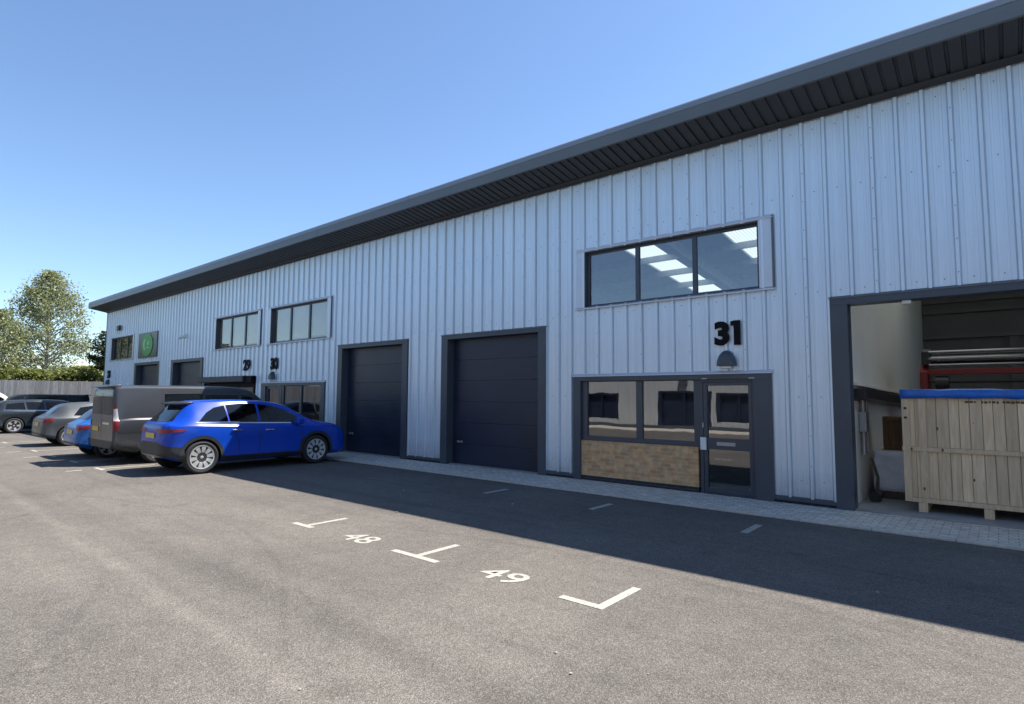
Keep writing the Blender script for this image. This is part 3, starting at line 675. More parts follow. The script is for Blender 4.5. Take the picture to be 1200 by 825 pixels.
# unit with a shutter box over a black shop window
a, b = FR[2][0], FR[2][1]
sh = MB(); sh.box(a, a + 0.12, -0.05, 0.12, GZ + 0.03, 2.2); sh.box(b - 0.12, b, -0.05, 0.12, GZ + 0.03, 2.2); sh.box(a + 0.12, b - 0.12, 0.0, 0.1, 2.02, 2.2); sh.box(a + 0.12, b - 0.12, 0.0, 0.1, GZ + 0.03, 0.15)
for u in (0.33, 0.66): sh.box(a + (b-a)*u - 0.04, a + (b-a)*u + 0.04, 0.0, 0.1, 0.15, 2.02)
shop = part(sh, 'shop_window', M['blackpaint'])
gl = MB(); gl.add([(a + 0.12, 0.05, 0.15), (b - 0.12, 0.05, 0.15), (b - 0.12, 0.05, 2.02), (a + 0.12, 0.05, 2.02)], [(0, 1, 2, 3)]); part(gl, 'pane', M['glass'], shop)
bx_ = MB(); bx_.prism([(-0.26, 2.22), (-0.28, 2.25), (-0.28, 2.44), (-0.2, 2.47), (-0.045, 2.47), (-0.045, 2.22)], 'x', a, b - 0.55); part(bx_, 'shutter_box', M['soffit'], bevel=0.006)
be = MB(); be.box(b - 0.548, b, -0.2, -0.045, 2.20, 2.46); part(be, 'shutter_motor', M['blackpaint'], bevel=0.006)

# ================================================================== signs, lamps on the wall
def unit_number(txt, x0, x1, z0, z1, label):
    me = text_mesh(txt, 0.03, 0.06)
    if txt == '31':
        # bold three and a flagged one side by side
        me = text_mesh('3', 0.055, 0.06); b_ = MB(); zt_ = max(v.co.z for v in me.vertices)
        for v in me.vertices: v.co.x *= 0.58
        b_.add([v.co[:] for v in me.vertices], [list(p.vertices) for p in me.polygons])
        b_.prism([(0.64, 0.97), (0.64, 0.80), (0.765, 0.80), (0.765, 0.0), (1.0, 0.0), (1.0, 1.0), (0.80, 1.0)], 'z', -zt_, zt_)
        me = bpy.data.meshes.new('n'); me.from_pydata(b_.v, [], b_.f)
    zs_ = [v.co.z for v in me.vertices]; zr = max(zs_) - min(zs_)
    for v in me.vertices:
        x_, y_, z_ = v.co; v.co = (x_*(x1-x0), -z_/zr*0.03, y_*(z1-z0))
    me.materials.append(M['blackpaint'])
    o = link('unit_number', me, loc=(x0, -0.05, z0)); tag(o, label, 'number sign', 'unit numbers on the wall')
unit_number('31', -4.03, -3.56, 2.69, 3.14, 'black number 31 on the cladding above the glazed entrance door')
unit_number('30', -20.66, -20.14, 2.67, 3.10, 'black number 30 on the cladding below the right blinded window')
unit_number('29', -22.82, -22.28, 2.67, 3.11, 'black number 29 on the cladding above the end of the shutter box')
unit_number('28', -39.75, -39.2, 2.64, 3.10, 'black number 28 at the far corner of the terrace')
def wall_lamp(xc, z0, label):
    t = thing('wall_lamp', (xc, -0.036, z0), label, 'lamp', 'eyelid lamps under the unit numbers')
    b = MB(); n = 14; pts = []
    for k in range(n + 1):
        th = math.pi*k/n; pts.append((0.175*math.cos(th), 0.29*math.sin(th)))
    rows = []
    for j in range(6):
        q = j/5*math.pi/2; sc_ = math.cos(q)*0.35 + 0.65 if j < 5 else 0.6
        y = -0.15*math.sin(q); s = 1 - 0.42*(1 - math.cos(q))
        rows.append([(p[0]*s, y, p[1]*s) for p in pts])
    vs = [p for r_ in rows for p in r_]; fs = []
    for j in range(5):
        for k in range(n): fs.append((j*(n+1)+k, j*(n+1)+k+1, (j+1)*(n+1)+k+1, (j+1)*(n+1)+k))
    fs.append(tuple(5*(n+1)+k for k in range(n+1))); fs.append(tuple(range(n+1))[::-1])
    for j in range(5): fs.append((j*(n+1), (j+1)*(n+1), (j+1)*(n+1)+n, j*(n+1)+n))
    b.add(vs, fs); b.build('hood', M['dark'], t, smooth=40)
    l = MB(); l.box(-0.105, 0.105, -0.11, -0.002, -0.05, -0.002); l.build('lens', M['white'], t, bevel=0.015)
wall_lamp(-3.815, 2.31, 'dark eyelid lamp below the number 31')
wall_lamp(-20.45, 2.30, 'dark eyelid lamp below the number 30')
wall_lamp(-39.5, 2.28, 'dark eyelid lamp below the number 28')
# green round sign on a dark board
t = thing('shop_sign', (-33.4, -0.036, 3.60), 'dark square board with a round green emblem high on the far unit', 'sign')
b = MB(); b.box(-1.32, 1.32, -0.05, -0.002, 0, 1.30); b.build('sign_board', M['signback'], t, bevel=0.008)
b = MB(); ring = [(0.78*math.cos(2*math.pi*k/40), 0.65 + 0.58*math.sin(2*math.pi*k/40)) for k in range(40)]
b.prism(ring, 'y', -0.075, -0.0505); b.build('emblem_disc', M['green'], t)
b = MB()
cres = [(-0.42*math.cos(a_) - 0.1, 0.68 + 0.34*math.sin(a_)) for a_ in [R(-70 + 14*k) for k in range(11)]] + [(-0.24*math.cos(a_) - 0.06, 0.68 + 0.25*math.sin(a_)) for a_ in [R(70 - 14*k) for k in range(11)]]
b.prism(cres, 'y', -0.083, -0.0755)
b.prism([(0.02, 0.6), (0.28, 0.66), (0.34, 0.84), (0.06, 0.80)], 'y', -0.083, -0.0755)
b.prism([(-0.08, 0.50), (0.30, 0.44), (0.36, 0.52), (-0.02, 0.58)], 'y', -0.083, -0.0755)
b.build('emblem_mark', M['palegreen'], t)
# camera and alarm sounder
t = thing('security_camera', (-28.64, -0.036, 4.3), 'small white security camera on the wall above the far roller door', 'camera')
b = MB(); b.lathe_x([(0, 0.06), (0.02, 0.06), (0.06, 0.03)], 16); 
for i in range(len(b.v)): x_, y_, z_ = b.v[i]; b.v[i] = (y_, -x_, z_ + 0.18)
b.build('mount', M['white'], t)
b = MB(); b.tube([(0, -0.05, 0.18), (0, -0.12, 0.12), (0.02, -0.14, 0.06)], 0.02, 8); b.tube([(0.05, -0.02, 0.1), (-0.02, -0.30, 0.0)], 0.06, 12); b.build('camera_body', M['white'], t, smooth=40)
t = thing('floodlight', (-37.9, -0.036, 5.3), 'small dark floodlight under the eave above the farthest window', 'lamp')
b = MB(); b.box(-0.2, 0.2, -0.16, -0.04, 0.0, 0.28); b.build('lamp_body', M['black'], t, bevel=0.02)
b = MB(); b.box(-0.05, 0.05, -0.038, -0.002, 0.05, 0.3); b.build('bracket', M['black'], t)

# ================================================================== open unit
# dark rear partition and ceiling of the open unit
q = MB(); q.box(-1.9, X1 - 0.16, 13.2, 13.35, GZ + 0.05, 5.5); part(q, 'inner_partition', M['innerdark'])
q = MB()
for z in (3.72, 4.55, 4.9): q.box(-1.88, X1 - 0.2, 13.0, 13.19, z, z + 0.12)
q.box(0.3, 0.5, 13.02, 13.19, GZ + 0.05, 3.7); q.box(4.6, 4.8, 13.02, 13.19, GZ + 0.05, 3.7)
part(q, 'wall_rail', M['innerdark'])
# lower wall zone: ledge with dark duct below it
q = MB(); q.add([(-1.915, .3, 1.95), (-1.80, .3, 1.95), (-1.80, 8, 1.80), (-1.915, 8, 1.80), (-1.915, .3, 1.99), (-1.80, .3, 1.99), (-1.80, 8, 1.84), (-1.915, 8, 1.84)], [(0,3,2,1),(4,5,6,7),(0,1,5,4),(1,2,6,5),(2,3,7,6),(3,0,4,7)])
part(q, 'wall_ledge', M['wallwhite'])
q = MB(); q.add([(-1.915, .5, 1.70), (-1.70, .5, 1.74), (-1.70, 8, 1.55), (-1.915, 8, 1.5), (-1.915, .5, 1.90), (-1.72, .5, 1.90), (-1.72, 8, 1.72), (-1.915, 8, 1.72)], [(0,3,2,1),(4,5,6,7),(0,1,5,4),(1,2,6,5),(2,3,7,6),(3,0,4,7)])
part(q, 'cable_tray', M['black'])
for y in (1.1, 1.5):
    q = MB(); q.tube([(-1.87, y, 0.75), (-1.87, y + 0.02, 1.2), (-1.86, y - 0.02, 1.7)], 0.035 if y < 1.3 else 0.022, 8); part(q, 'conduit', M['steel'], smooth=40)
q = MB(); q.box(-1.915, -1.80, 1.0, 1.3, 1.15, 1.5); part(q, 'fuse_box', M['steel'], bevel=0.01)

# crate
CY = 0.5
t = thing('wooden_crate', (0.2, CY, GZ + 0.04), 'big pale pine crate with two rows of boards standing in the open doorway', 'crate')
CX0, CX1, CZ0, CZ1, DEP = -1.43, 1.9, 0.15, 1.80, 1.3
ZM = 0.98
b = MB(); x = CX0 + 0.03
while x < CX1 - 0.05:
    wd = random.uniform(0.125, 0.165); x2 = min(x + wd - 0.006, CX1 - 0.03)
    off = random.uniform(0.022, 0.034)
    b.box(x, x2, off, 0.05, CZ0 + 0.07, ZM - 0.03); b.box(x, x2, random.uniform(0.022, 0.034), 0.05, ZM + 0.03, CZ1 - 0.01)
    x += wd
# left end boards
y = 0.06
while y < DEP - 0.05:
    b.box(CX0 + 0.022, CX0 + 0.05, y, y + 0.14, CZ0 + 0.07, CZ1 - 0.01); b.box(CX1 - 0.05, CX1 - 0.022, y, y + 0.14, CZ0 + 0.07, CZ1 - 0.01); y += 0.147
b.box(CX0 + 0.06, CX1 - 0.06, DEP - 0.03, DEP - 0.01, CZ0, CZ1)
b.build('board_panel', M['crate'], t, bevel=0.003)
for (x0_, x1_, y0_, y1_, z0_) in ((CX0, CX0 + 0.10, 0.0, 0.02, CZ0), (CX0 + 0.22, CX0 + 0.32, 0.0, 0.02, CZ0 + 0.07), (CX1 - 0.1, CX1, 0.0, 0.02, CZ0), (CX0, CX0 + 0.02, 0.021, 0.12, CZ0), (CX0, CX0 + 0.02, DEP - 0.1, DEP, CZ0)):
    b = MB(); b.box(x0_, x1_, y0_, y1_, z0_, CZ1); b.build('upright_batten', M['crate'], t, bevel=0.003)
brh = MB(); brh.box(CX0 - 0.01, CX1, -0.008, 0.019, ZM - 0.035, ZM + 0.03); brh.build('cross_rail', M['crate'], t, bevel=0.003)
brh = MB(); brh.box(CX0 + 0.101, CX1 - 0.1, -0.006, 0.019, CZ0, CZ0 + 0.068); brh.build('cross_rail', M['crate'], t, bevel=0.003)
for xx in (-1.2, -0.40, 0.5, 1.4):
    s = MB(); s.box(xx - 0.06, xx + 0.06, 0.0, DEP, 0.0, CZ0 - 0.003); s.build('skid', M['crate'], t, bevel=0.004)
for z in (1.45, 1.60):
    s = MB(); s.box(CX0 + 0.03, CX0 + 0.07, -0.003, -0.0005, z, z + 0.035); s.build('stencil_mark', M['black'], t)
# stencilled text: illegible dark dashes along the top boards
x = -0.62
rs_ = random.Random(5)
while x < 0.38:
    wd = rs_.uniform(0.02, 0.05)
    if rs_.random() < 0.82:
        s = MB(); s.box(x, x + wd, 0.0195, 0.0215, 1.70 + rs_.uniform(0, 0.01), 1.738); s.build('stencil_mark', M['darkbark'], t)
    x += wd + 0.012
# tarp over the lid: sits on the crate
b = MB(); n = 26; vs = []; fs = []
cxs = [0.2 + CX0 - 0.015 + (CX1 - CX0 + 0.03)*i/n for i in range(n + 1)]
prof_t = [(-0.02, 1.775), (-0.022, 1.84), (-0.012, 1.90), (0.05, 1.915), (0.65, 1.92), (1.24, 1.915), (1.31, 1.88), (1.325, 1.76)]
for i, xx in enumerate(cxs):
    for j, (yy, zz) in enumerate(prof_t):
        sag = random.uniform(-0.008, 0.008); sg = random.uniform(-0.004, 0.004)
        vs.append((xx, CY + yy + sg, zz + GZ + 0.04 + sag))
for i in range(n):
    for j in range(7): fs.append((i*8+j, i*8+j+1, (i+1)*8+j+1, (i+1)*8+j))
b.add(vs, fs); o = b.build('blue_tarpaulin', M['tarp'], smooth=60); tag(o, 'blue tarpaulin strip covering the top of the pine crate', 'tarpaulin')
md = o.modifiers.new('thick', 'SOLIDIFY'); md.thickness = 0.004; md.offset = 1
# polythene wrapped stack and brown box
def lump(name, mat, x0, x1, y0, y1, z0, z1, amp, label, cat, seed):
    rnd = random.Random(seed); bm = bmesh.new(); bmesh.ops.create_cube(bm, size=1)
    bmesh.ops.subdivide_edges(bm, edges=bm.edges, cuts=7, use_grid_fill=True)
    for v in bm.verts:
        f = 0.5 + v.co.z
        v.co = Vector((x0 + (v.co.x + .5)*(x1-x0)*(1 if f > .3 else 0.92 + f*0.26), y0 + (v.co.y + .5)*(y1-y0), z0 + f*(z1-z0)))
        if 0.02 < f < 0.99: v.co += Vector((rnd.uniform(-amp, amp), rnd.uniform(-amp, amp), rnd.uniform(-amp, amp)*0.5))
    me = bpy.data.meshes.new(name); bm.to_mesh(me); bm.free(); me.materials.append(mat)
    o = link(name, me, smooth=70); md = o.modifiers.new('s', 'SUBSURF'); md.levels = 1; md.render_levels = 1
    return tag(o, label, cat)
pal = thing('timber_pallet', (-1.55, 2.1, GZ + 0.04), 'low timber pallet under the white wrapped bundle', 'pallet')
for k in range(3):
    q = MB(); q.box(-0.27, 0.35, -0.5 + 0.45*k, -0.4 + 0.45*k, 0.0, 0.09); q.build('bearer', M['darkbark'], pal)
q = MB()
for k in range(5): q.box(-0.28 + 0.13*k, -0.17 + 0.13*k, -0.52, 0.52, 0.092, 0.112)
q.build('deck_board', M['brown'], pal)
lump('wrapped_bundle', M['poly'], -1.82, -1.22, 1.62, 2.6, GZ + 0.153, 0.80, 0.028, 'white polythene wrapped bundle inside the doorway left of the crate', 'bundle', 4)
t = thing('wooden_box', (-1.50, 2.1, 0.805), 'brown timber box standing on the white wrapped bundle', 'box')
q = MB(); q.box(-0.17, 0.3, -0.2, 0.2, 0.0, 0.6); q.build('box_body', M['brown'], t, bevel=0.004)
q = MB(); q.box(-0.18, -0.1, -0.225, -0.2005, 0, 0.6); q.box(0.22, 0.3, -0.225, -0.2005, 0, 0.6); q.box(-0.1, 0.22, -0.225, -0.2005, 0.53, 0.6); q.box(-0.1, 0.22, -0.225, -0.2005, 0, 0.07)
q.build('box_frame', M['brown'], t, bevel=0.004)
# black bin-bag-like pump in front of the bundle
t = thing('floor_machine', (-1.72, 1.1, GZ + 0.04), 'small dark machine on the floor between the doorpost and the wrapped bundle', 'machine')
q = MB(); q.tube([(0, -0.1, 0.09), (0, 0.25, 0.09)], 0.09, 14); q.build('motor_body', M['black'], t, smooth=40)
q = MB(); q.tube([(0.02, 0.05, 0.16), (0.03, 0.1, 0.4), (-0.06, 0.16, 0.72)], [0.03, 0.025, 0.02], 8); q.build('push_handle', M['darkbark'], t, smooth=40)
# roll laminating machine behind the crate
t = thing('roller_machine', (0.9, 5.0, GZ + 0.04), 'long roller machine with a red end frame and steel rolls behind the crate', 'machine')
def zz(z): return z - GZ - 0.04
for s in (0, 1):
    xx = -2.15 + 4.3*s
    q = MB(); q.prism([(-0.32, 0), (-0.32, zz(1.9)), (-0.28, zz(2.32)), (-0.1, zz(2.48)), (0.22, zz(2.46)), (0.3, zz(2.2)), (0.3, 0)], 'x', xx - 0.08, xx + 0.08); q.build('end_frame', M['redpaint'], t, bevel=0.02)
    q = MB(); q.prism([(-0.25, zz(2.45)), (-0.25, zz(2.76)), (-0.1, zz(2.82)), (0.15, zz(2.78)), (0.18, zz(2.485)), (0.0, zz(2.485)), (-0.1, zz(2.49))], 'x', xx - 0.07 + 0.03, xx + 0.13); q.build('bearing_block', M['black'], t, bevel=0.02)
for (y, z, r_, mt) in ((-0.22, 2.74, 0.035, 'roll'), (0.1, 2.72, 0.03, 'roll'), (-0.2, 2.60, 0.055, 'roll'), (0.08, 2.56, 0.06, 'black'), (-0.24, 2.46, 0.03, 'roll'), (-0.34, 2.1, 0.03, 'black')):
    q = MB(); q.tube([(-2.06, y, zz(z)), (2.06, y, zz(z))], r_, 14); q.build('roll', M[mt], t, smooth=40)
q = MB(); q.box(-2.07, 2.07, -0.38, -0.26, zz(2.25), zz(2.37)); q.build('red_beam', M['redpaint'], t, bevel=0.01)
q = MB(); q.box(-2.05, 2.05, -0.2, 0.2, zz(0.5), zz(1.3)); q.build('machine_bed', M['innerdark'], t, bevel=0.01)
q = MB(); q.tube([(-1.95, -0.3, zz(2.05)), (-1.72, -0.3, zz(2.05))], 0.17, 18); q.build('drive_motor', M['black'], t, smooth=40)

# ================================================================== fence, trees
FX = -44.0
fe = thing('timber_fence', (FX, -6, GZ), 'tall weathered grey close boarded fence at the end of the car park', 'fence')
b = MB(); y = -16.0; rf_ = random.Random(3)
while y < 16:
    b.box(0.0, 0.02, y, y + 0.135, 0.05, 2.58 + rf_.uniform(-0.012, 0.012)); y += 0.14
b.build('fence_boards', M['fence'], fe)
for y in [-16 + 2.7*k for k in range(13)]:
    q = MB(); q.box(-0.12, -0.002, y, y + 0.11, 0, 2.6); q.build('fence_post', M['fence'], fe)

def tree(name, loc, h, rx, ry, z_lo, leafm, barkm, n_clump, n_leaf, leaf, label, group, seed, shape='birch', trunk_r=0.16):
    rnd = random.Random(seed)
    t = thing(name, loc, label, 'tree', group)
    tk = MB(); limbs = []
    pts = [(0, 0, 0)]; px = py = 0
    for k in range(1, 8):
        px += rnd.uniform(-0.12, 0.12); py += rnd.uniform(-0.12, 0.12); pts.append((px, py, h*0.9*k/7))
    tk.tube(pts, [trunk_r*(1 - 0.9*k/7) + 0.01 for k in range(8)], 7)
    def trunk_at(z):
        f = max(0, min(6.99, z/(h*0.9)*7)); i = int(f); f -= i
        return Vector(pts[i]).lerp(Vector(pts[i+1]), f)
    cl_ = []
    for k in range(n_clump):
        f = rnd.random()**0.8; z = z_lo + (h - z_lo)*f
        if shape == 'birch': rad = (math.sin(math.pi*min(1, 0.16 + 0.84*f**0.85))**0.75)
        else: rad = math.sqrt(max(0.02, 1 - (2*f - 0.9)**2*0.8))
        rad *= rnd.uniform(0.35, 1.0)
        a_ = rnd.uniform(0, 2*math.pi)
        c = Vector((math.cos(a_)*rx*rad, math.sin(a_)*ry*rad, z)); cl_.append(c)
        if k % 3 == 0:
            s = trunk_at(max(0.6, z - rnd.uniform(0.5, 1.6))); mid = s.lerp(c, 0.55) + Vector((0, 0, rnd.uniform(0.1, 0.4)))
            tk.tube([s, mid, c], [0.045, 0.025, 0.008], 5)
    tk.build('trunk', barkm, t, smooth=60)
    cr = MB(); vs = []; fs = []
    for c in cl_:
        cs = rnd.uniform(0.3, 0.75); nl = int(n_leaf*rnd.uniform(0.5, 1.4))
        droop = 1.6 if shape == 'birch' else 0.7
        for i in range(nl):
            d = Vector((rnd.gauss(0, 1), rnd.gauss(0, 1), rnd.gauss(0, 1)*droop*0.6 - (0.3 if shape == 'birch' else 0)))*cs*0.55
            p = c + d
            if p.z > h: continue
            u = Vector((rnd.uniform(-1, 1), rnd.uniform(-1, 1), rnd.uniform(-1, 0.4))).normalized(); v = u.orthogonal(); v.rotate(Matrix.Rotation(rnd.uniform(0, 6.28), 3, u))
            s = leaf*rnd.uniform(0.6, 1.3); o_ = len(vs)
            vs += [p - u*s*0.6, p + v*s*0.35, p + u*s*0.6, p - v*s*0.35]; fs.append((o_, o_+1, o_+2, o_+3))
    cr.add(vs, fs); me_o = cr.build('crown', leafm, t)
    return t
tree('birch_tree', (-52.0, -0.6, GZ), 10.6, 2.9, 2.95, 1.7, M['birch'], M['bark'], 320, 74, 0.115, 'tall pale silvery birch rising behind the fence', 'trees behind the fence', 21)
tree('birch_tree', (-50.0, -3.5, GZ), 7.3, 2.0, 1.7, 2.2, M['birch'], M['bark'], 120, 85, 0.115, 'shorter pale birch leaning out left of the tall one', 'trees behind the fence', 5)
rnd = random.Random(9)
k = 0
for (x, y, h, r_, mt, lab) in ((-49.5, -3.6, 3.7, 1.5, 'bush', 'yellow green bushy tree at the left edge behind the fence'), (-48.8, -1.6, 3.4, 1.4, 'bush', 'yellow green bush below the left half of the tall birch'),
     (-48.5, 0.3, 3.5, 1.3, 'bush', 'yellow green bush below the right half of the tall birch'), (-47.6, 2.3, 6.3, 1.25, 'darkleaf', 'dark green tree beside the far corner of the building'),
     (-50.5, 1.5, 3.8, 1.4, 'bush', 'yellow green bush between the birch and the corner tree'), (-49.5, -6.5, 5.4, 1.8, 'bush', 'yellow green tree behind the fence outside the left edge'), (-49.5, -10, 6, 2.0, 'darkleaf', 'dark green tree farthest left behind the fence'), (-48.5, 5.6, 6.5, 2.0, 'darkleaf', 'dark green tree behind the building corner'), (-52, 4.4, 6.8, 1.6, 'darkleaf', 'dark tree set back behind the corner tree')):
    tree('leafy_tree', (x, y, GZ), h, r_, r_*1.1, 0.8, M[mt], M['darkbark'], 110, 95, 0.13, lab, 'trees behind the fence', 40 + k, shape='bush', trunk_r=0.1); k += 1

# ================================================================== facing terrace (behind the camera, mirrored in the windows)
OY = -20.5
ob = thing('facing_terrace', (-12, OY, GZ), 'pale terrace of units facing across the car park, mirrored in the ground floor windows', 'building')
q = MB()
oo = [(-45.4 + 8.4*k, -43 + 8.4*k, 0.5, 2.05) for k in range(8)] + [(-40.4 + 8.4*k, -37.3 + 8.4*k, 0, 2.15) for k in range(8)] + [(-45.4 + 8.4*k, -42.4 + 8.4*k, 3.7, 4.9) for k in range(8)]
ex = sorted(set([-46, 26] + [e for o_ in oo for e in o_[:2]] + [-46 + 0.344*k for k in range(209)]))
def oy(x): return 0.034 if (x*1000) % 344 < 60 else 0
for a, b in zip(ex, ex[1:]):
    if b - a < 1e-4: continue
    mid = (a + b)/2; iv = [(0, 7.0)]
    for (o0, o1, c, d) in oo:
        if o0 < mid < o1:
            nv = []
            for (p, s_) in iv:
                if c > p: nv.append((p, min(s_, c)))
                if d < s_: nv.append((max(p, d), s_))
            iv = [t_ for t_ in nv if t_[1] - t_[0] > 1e-3]
    rb = min(0.05, (b - a)/3)
    for (p, s_) in iv:
        q.add([(a, 0, p), (a + rb*.4, 0.035, p), (a + rb, 0.035, p), (a + rb*1.4, 0, p), (b, 0, p), (a, 0, s_), (a + rb*.4, 0.035, s_), (a + rb, 0.035, s_), (a + rb*1.4, 0, s_), (b, 0, s_)], [(0,1,6,5),(1,2,7,6),(2,3,8,7),(3,4,9,8)])
def opart(mb, n, mt, par=None):
    o = mb.build(n, mt, par or ob)
    if par is None: o.location = (12, 0, 0)
    return o
opart(q, 'wall_cladding', M['plainclad'])
q = MB(); q.box(-46.5, 26.5, -14, 0.9, 7.0, 7.35); opart(q, 'roof', M['fascia'])
q = MB(); q.box(-46, -45.9, -14, -0.05, 0, 7); opart(q, 'end_wall', M['plainclad']); q = MB(); q.box(25.9, 26, -14, -0.05, 0, 7); opart(q, 'end_wall', M['plainclad']); q = MB(); q.box(-46, 26, -14, -13.9, 0, 7); opart(q, 'rear_wall', M['plainclad'])
for (a, b, c, d) in oo:
    q = MB(); q.box(a, b, -0.25, -0.2, c, d); q.box(a, a + 0.2, -0.2, 0.03, c, d); q.box(b - 0.2, b, -0.2, 0.03, c, d); q.box(a + .2, b - .2, -0.2, 0.03, d - 0.12, d)
    if c > 1 or d < 3: q.box((a+b)/2 - .06, (a+b)/2 + .06, -0.2, 0.0, c, d - .12); 
    nm = 'door' if c == 0 else 'window'
    opart(q, nm, M['roller'])
for k in range(9):
    q = MB(); q.tube([(-41.6 + 8.4*k, 0.12, 0.1), (-41.6 + 8.4*k, 0.12, 6.9)], 0.055, 8); opart(q, 'downpipe', M['fascia'])
    q = MB(); q.box(-39.1 + 8.4*k, -38.6 + 8.4*k, 0.04, 0.2, 2.45, 2.75); opart(q, 'wall_lamp', M['dark'])
q = MB(); q.box(-46, 26, 0.037, 0.06, 0.032, 0.22); opart(q, 'drip_trim', M['dark'])
q = MB(); q.box(-46, 26, 0.07, 2.4, 0.004, 0.03); 
o = opart(q, 'paved_apron', M['kerb'])

# ================================================================== CARS
def curve(pts):
    """monotone cubic through control points"""
    n = len(pts); X = [p[0] for p in pts]; Y = [p[1] for p in pts]
    d = [(Y[i+1]-Y[i])/(X[i+1]-X[i]) for i in range(n-1)]
    m_ = [d[0]] + [0 if d[i-1]*d[i] <= 0 else 2*d[i-1]*d[i]/(d[i-1]+d[i]) for i in range(1, n-1)] + [d[-1]]
    def f(x):
        x = max(X[0], min(X[-1], x)); i = 0
        while i < n-2 and x > X[i+1]: i += 1
        h = X[i+1]-X[i]; t = (x-X[i])/h
        return (2*t**3-3*t*t+1)*Y[i] + (t**3-2*t*t+t)*h*m_[i] + (-2*t**3+3*t*t)*Y[i+1] + (t**3-t*t)*h*m_[i+1]
    return f
def car_body(D, mat):
    top, belt, wid, rw, bot = curve(D['top']), curve(D['belt']), curve(D['wid']), curve(D['roofw']), curve(D['bot'])
    L = D['L']; us = [0, .008, .02, .035, .055, .08, .11, .15, .2]
    u = .26
    while u < L - .26: us.append(u); u += .07
    us += [L - k for k in (.2, .15, .11, .08, .055, .035, .02, .008, 0)]
    rings = []
    for u in us:
        zt, zb, w_, r_ = top(u), bot(u), wid(u), rw(u)
        zs_ = min(belt(u), zt - 0.02); r_ = min(r_, w_*0.92); dz = zt - zs_; e = min(0.08, dz*0.4)
        a = (w_*0.945, zs_); c = (r_, zt - e)
        def lp(t, bulge): return (a[0] + (c[0]-a[0])*t + bulge*min(1, dz*2), a[1] + (c[1]-a[1])*t)
        half = [(0, zb), (w_*.55, zb), (w_*.84, zb), (w_*.95, zb + .05), (w_*.992, zb + (zs_-zb)*.16), (w_*.974, zb + (zs_-zb)*.36), (w_*.980, zs_ - (zs_-zb)*.36), (w_*.994, zs_ - (zs_-zb)*.17), (w_*.978, zs_ - (zs_-zb)*.05), a,
                lp(.25, .012), lp(.5, .018), lp(.75, .014), c, (r_*.95, zt - e*.5), (r_*.8, zt - e*.18), (r_*.45, zt - e*.03), (0, zt)]
        ring = [(x, u, z) for x, z in half] + [(-x, u, z) for x, z in half[-2:0:-1]]
        rings.append(ring)
    n = len(rings[0]); vs = [p for r_ in rings for p in r_]; fs = []
    for i in range(len(rings)-1):
        for k in range(n): fs.append((i*n+k, i*n+(k+1) % n, (i+1)*n+(k+1) % n, (i+1)*n+k))
    # end caps: quads between the two halves
    for base in (0, (len(rings)-1)*n):
        h = n//2
        for k in range(h):
            a1, a2 = base + k, base + k + 1; b1, b2 = base + (n - k) % n, base + n - k - 1
            f = []
            for q in (a1, a2, b2, b1):
                if q not in f: f.append(q)
            if len(f) >= 3: fs.append(tuple(f))
    bvh = BVHTree.FromPolygons(vs, fs)
    b = MB(); b.add(vs, fs)
    # wheel wells
    o = b.build('body', [mat, M['trim']], None, smooth=38)
    for yc in D['axles']:
        for sgn in (-1, 1):
            c = MB(); c.lathe_x([(sgn*1.2, D['arch']), (sgn*(D['half'] - 0.32), D['arch'])], 40, 1, (0, yc, D['wr']))
            co = c.build('cut', [mat, M['trim']])
            md = o.modifiers.new('b', 'BOOLEAN'); md.operation = 'DIFFERENCE'; md.object = co; md.solver = 'EXACT'
            dg = bpy.context.evaluated_depsgraph_get(); dg.update()
            me = bpy.data.meshes.new_from_object(o.evaluated_get(dg))
            o.modifiers.clear(); old = o.data; o.data = me; bpy.data.meshes.remove(old); bpy.data.objects.remove(co)
    def cut(c):
        co = c.build('cut', [mat, M['seatcloth']]); md = o.modifiers.new('b', 'BOOLEAN'); md.operation = 'DIFFERENCE'; md.object = co; md.solver = 'EXACT'
        dg = bpy.context.evaluated_depsgraph_get(); dg.update()
        me = bpy.data.meshes.new_from_object(o.evaluated_get(dg)); o.modifiers.clear(); old = o.data; o.data = me
        bpy.data.meshes.remove(old); bpy.data.objects.remove(co)
    if 'cabin' in D:                      # hollow passenger space, then the openings of the windows
        o.data.materials.append(M['seatcloth'])
        c = MB(); pts = D['cabin']; n_ = len(pts); hw = lambda z: 0.80 - 0.5*max(0, z - 1.08)
        vs2 = [(-hw(z), u, z) for u, z in pts] + [(hw(z), u, z) for u, z in pts]
        c.add(vs2, [tuple(range(n_))[::-1], tuple(range(n_, 2*n_))] + [(i, (i+1) % n_, n_+(i+1) % n_, n_+i) for i in range(n_)], 1); cut(c)
        for poly in D['glass']:
            c = MB(); c.prism(poly, 'x', -1.3, 1.3, 1); cut(c)
        for nm, poly, mt_, off in D['topview']:
            c = MB(); c.prism(poly, 'z', 1.12, 2.0, 1); cut(c)
    o.data.name = 'body'
    o.data.polygons.foreach_set('use_smooth', [True]*len(o.data.polygons)); o.data.set_sharp_from_angle(angle=R(24))
    return o, bvh
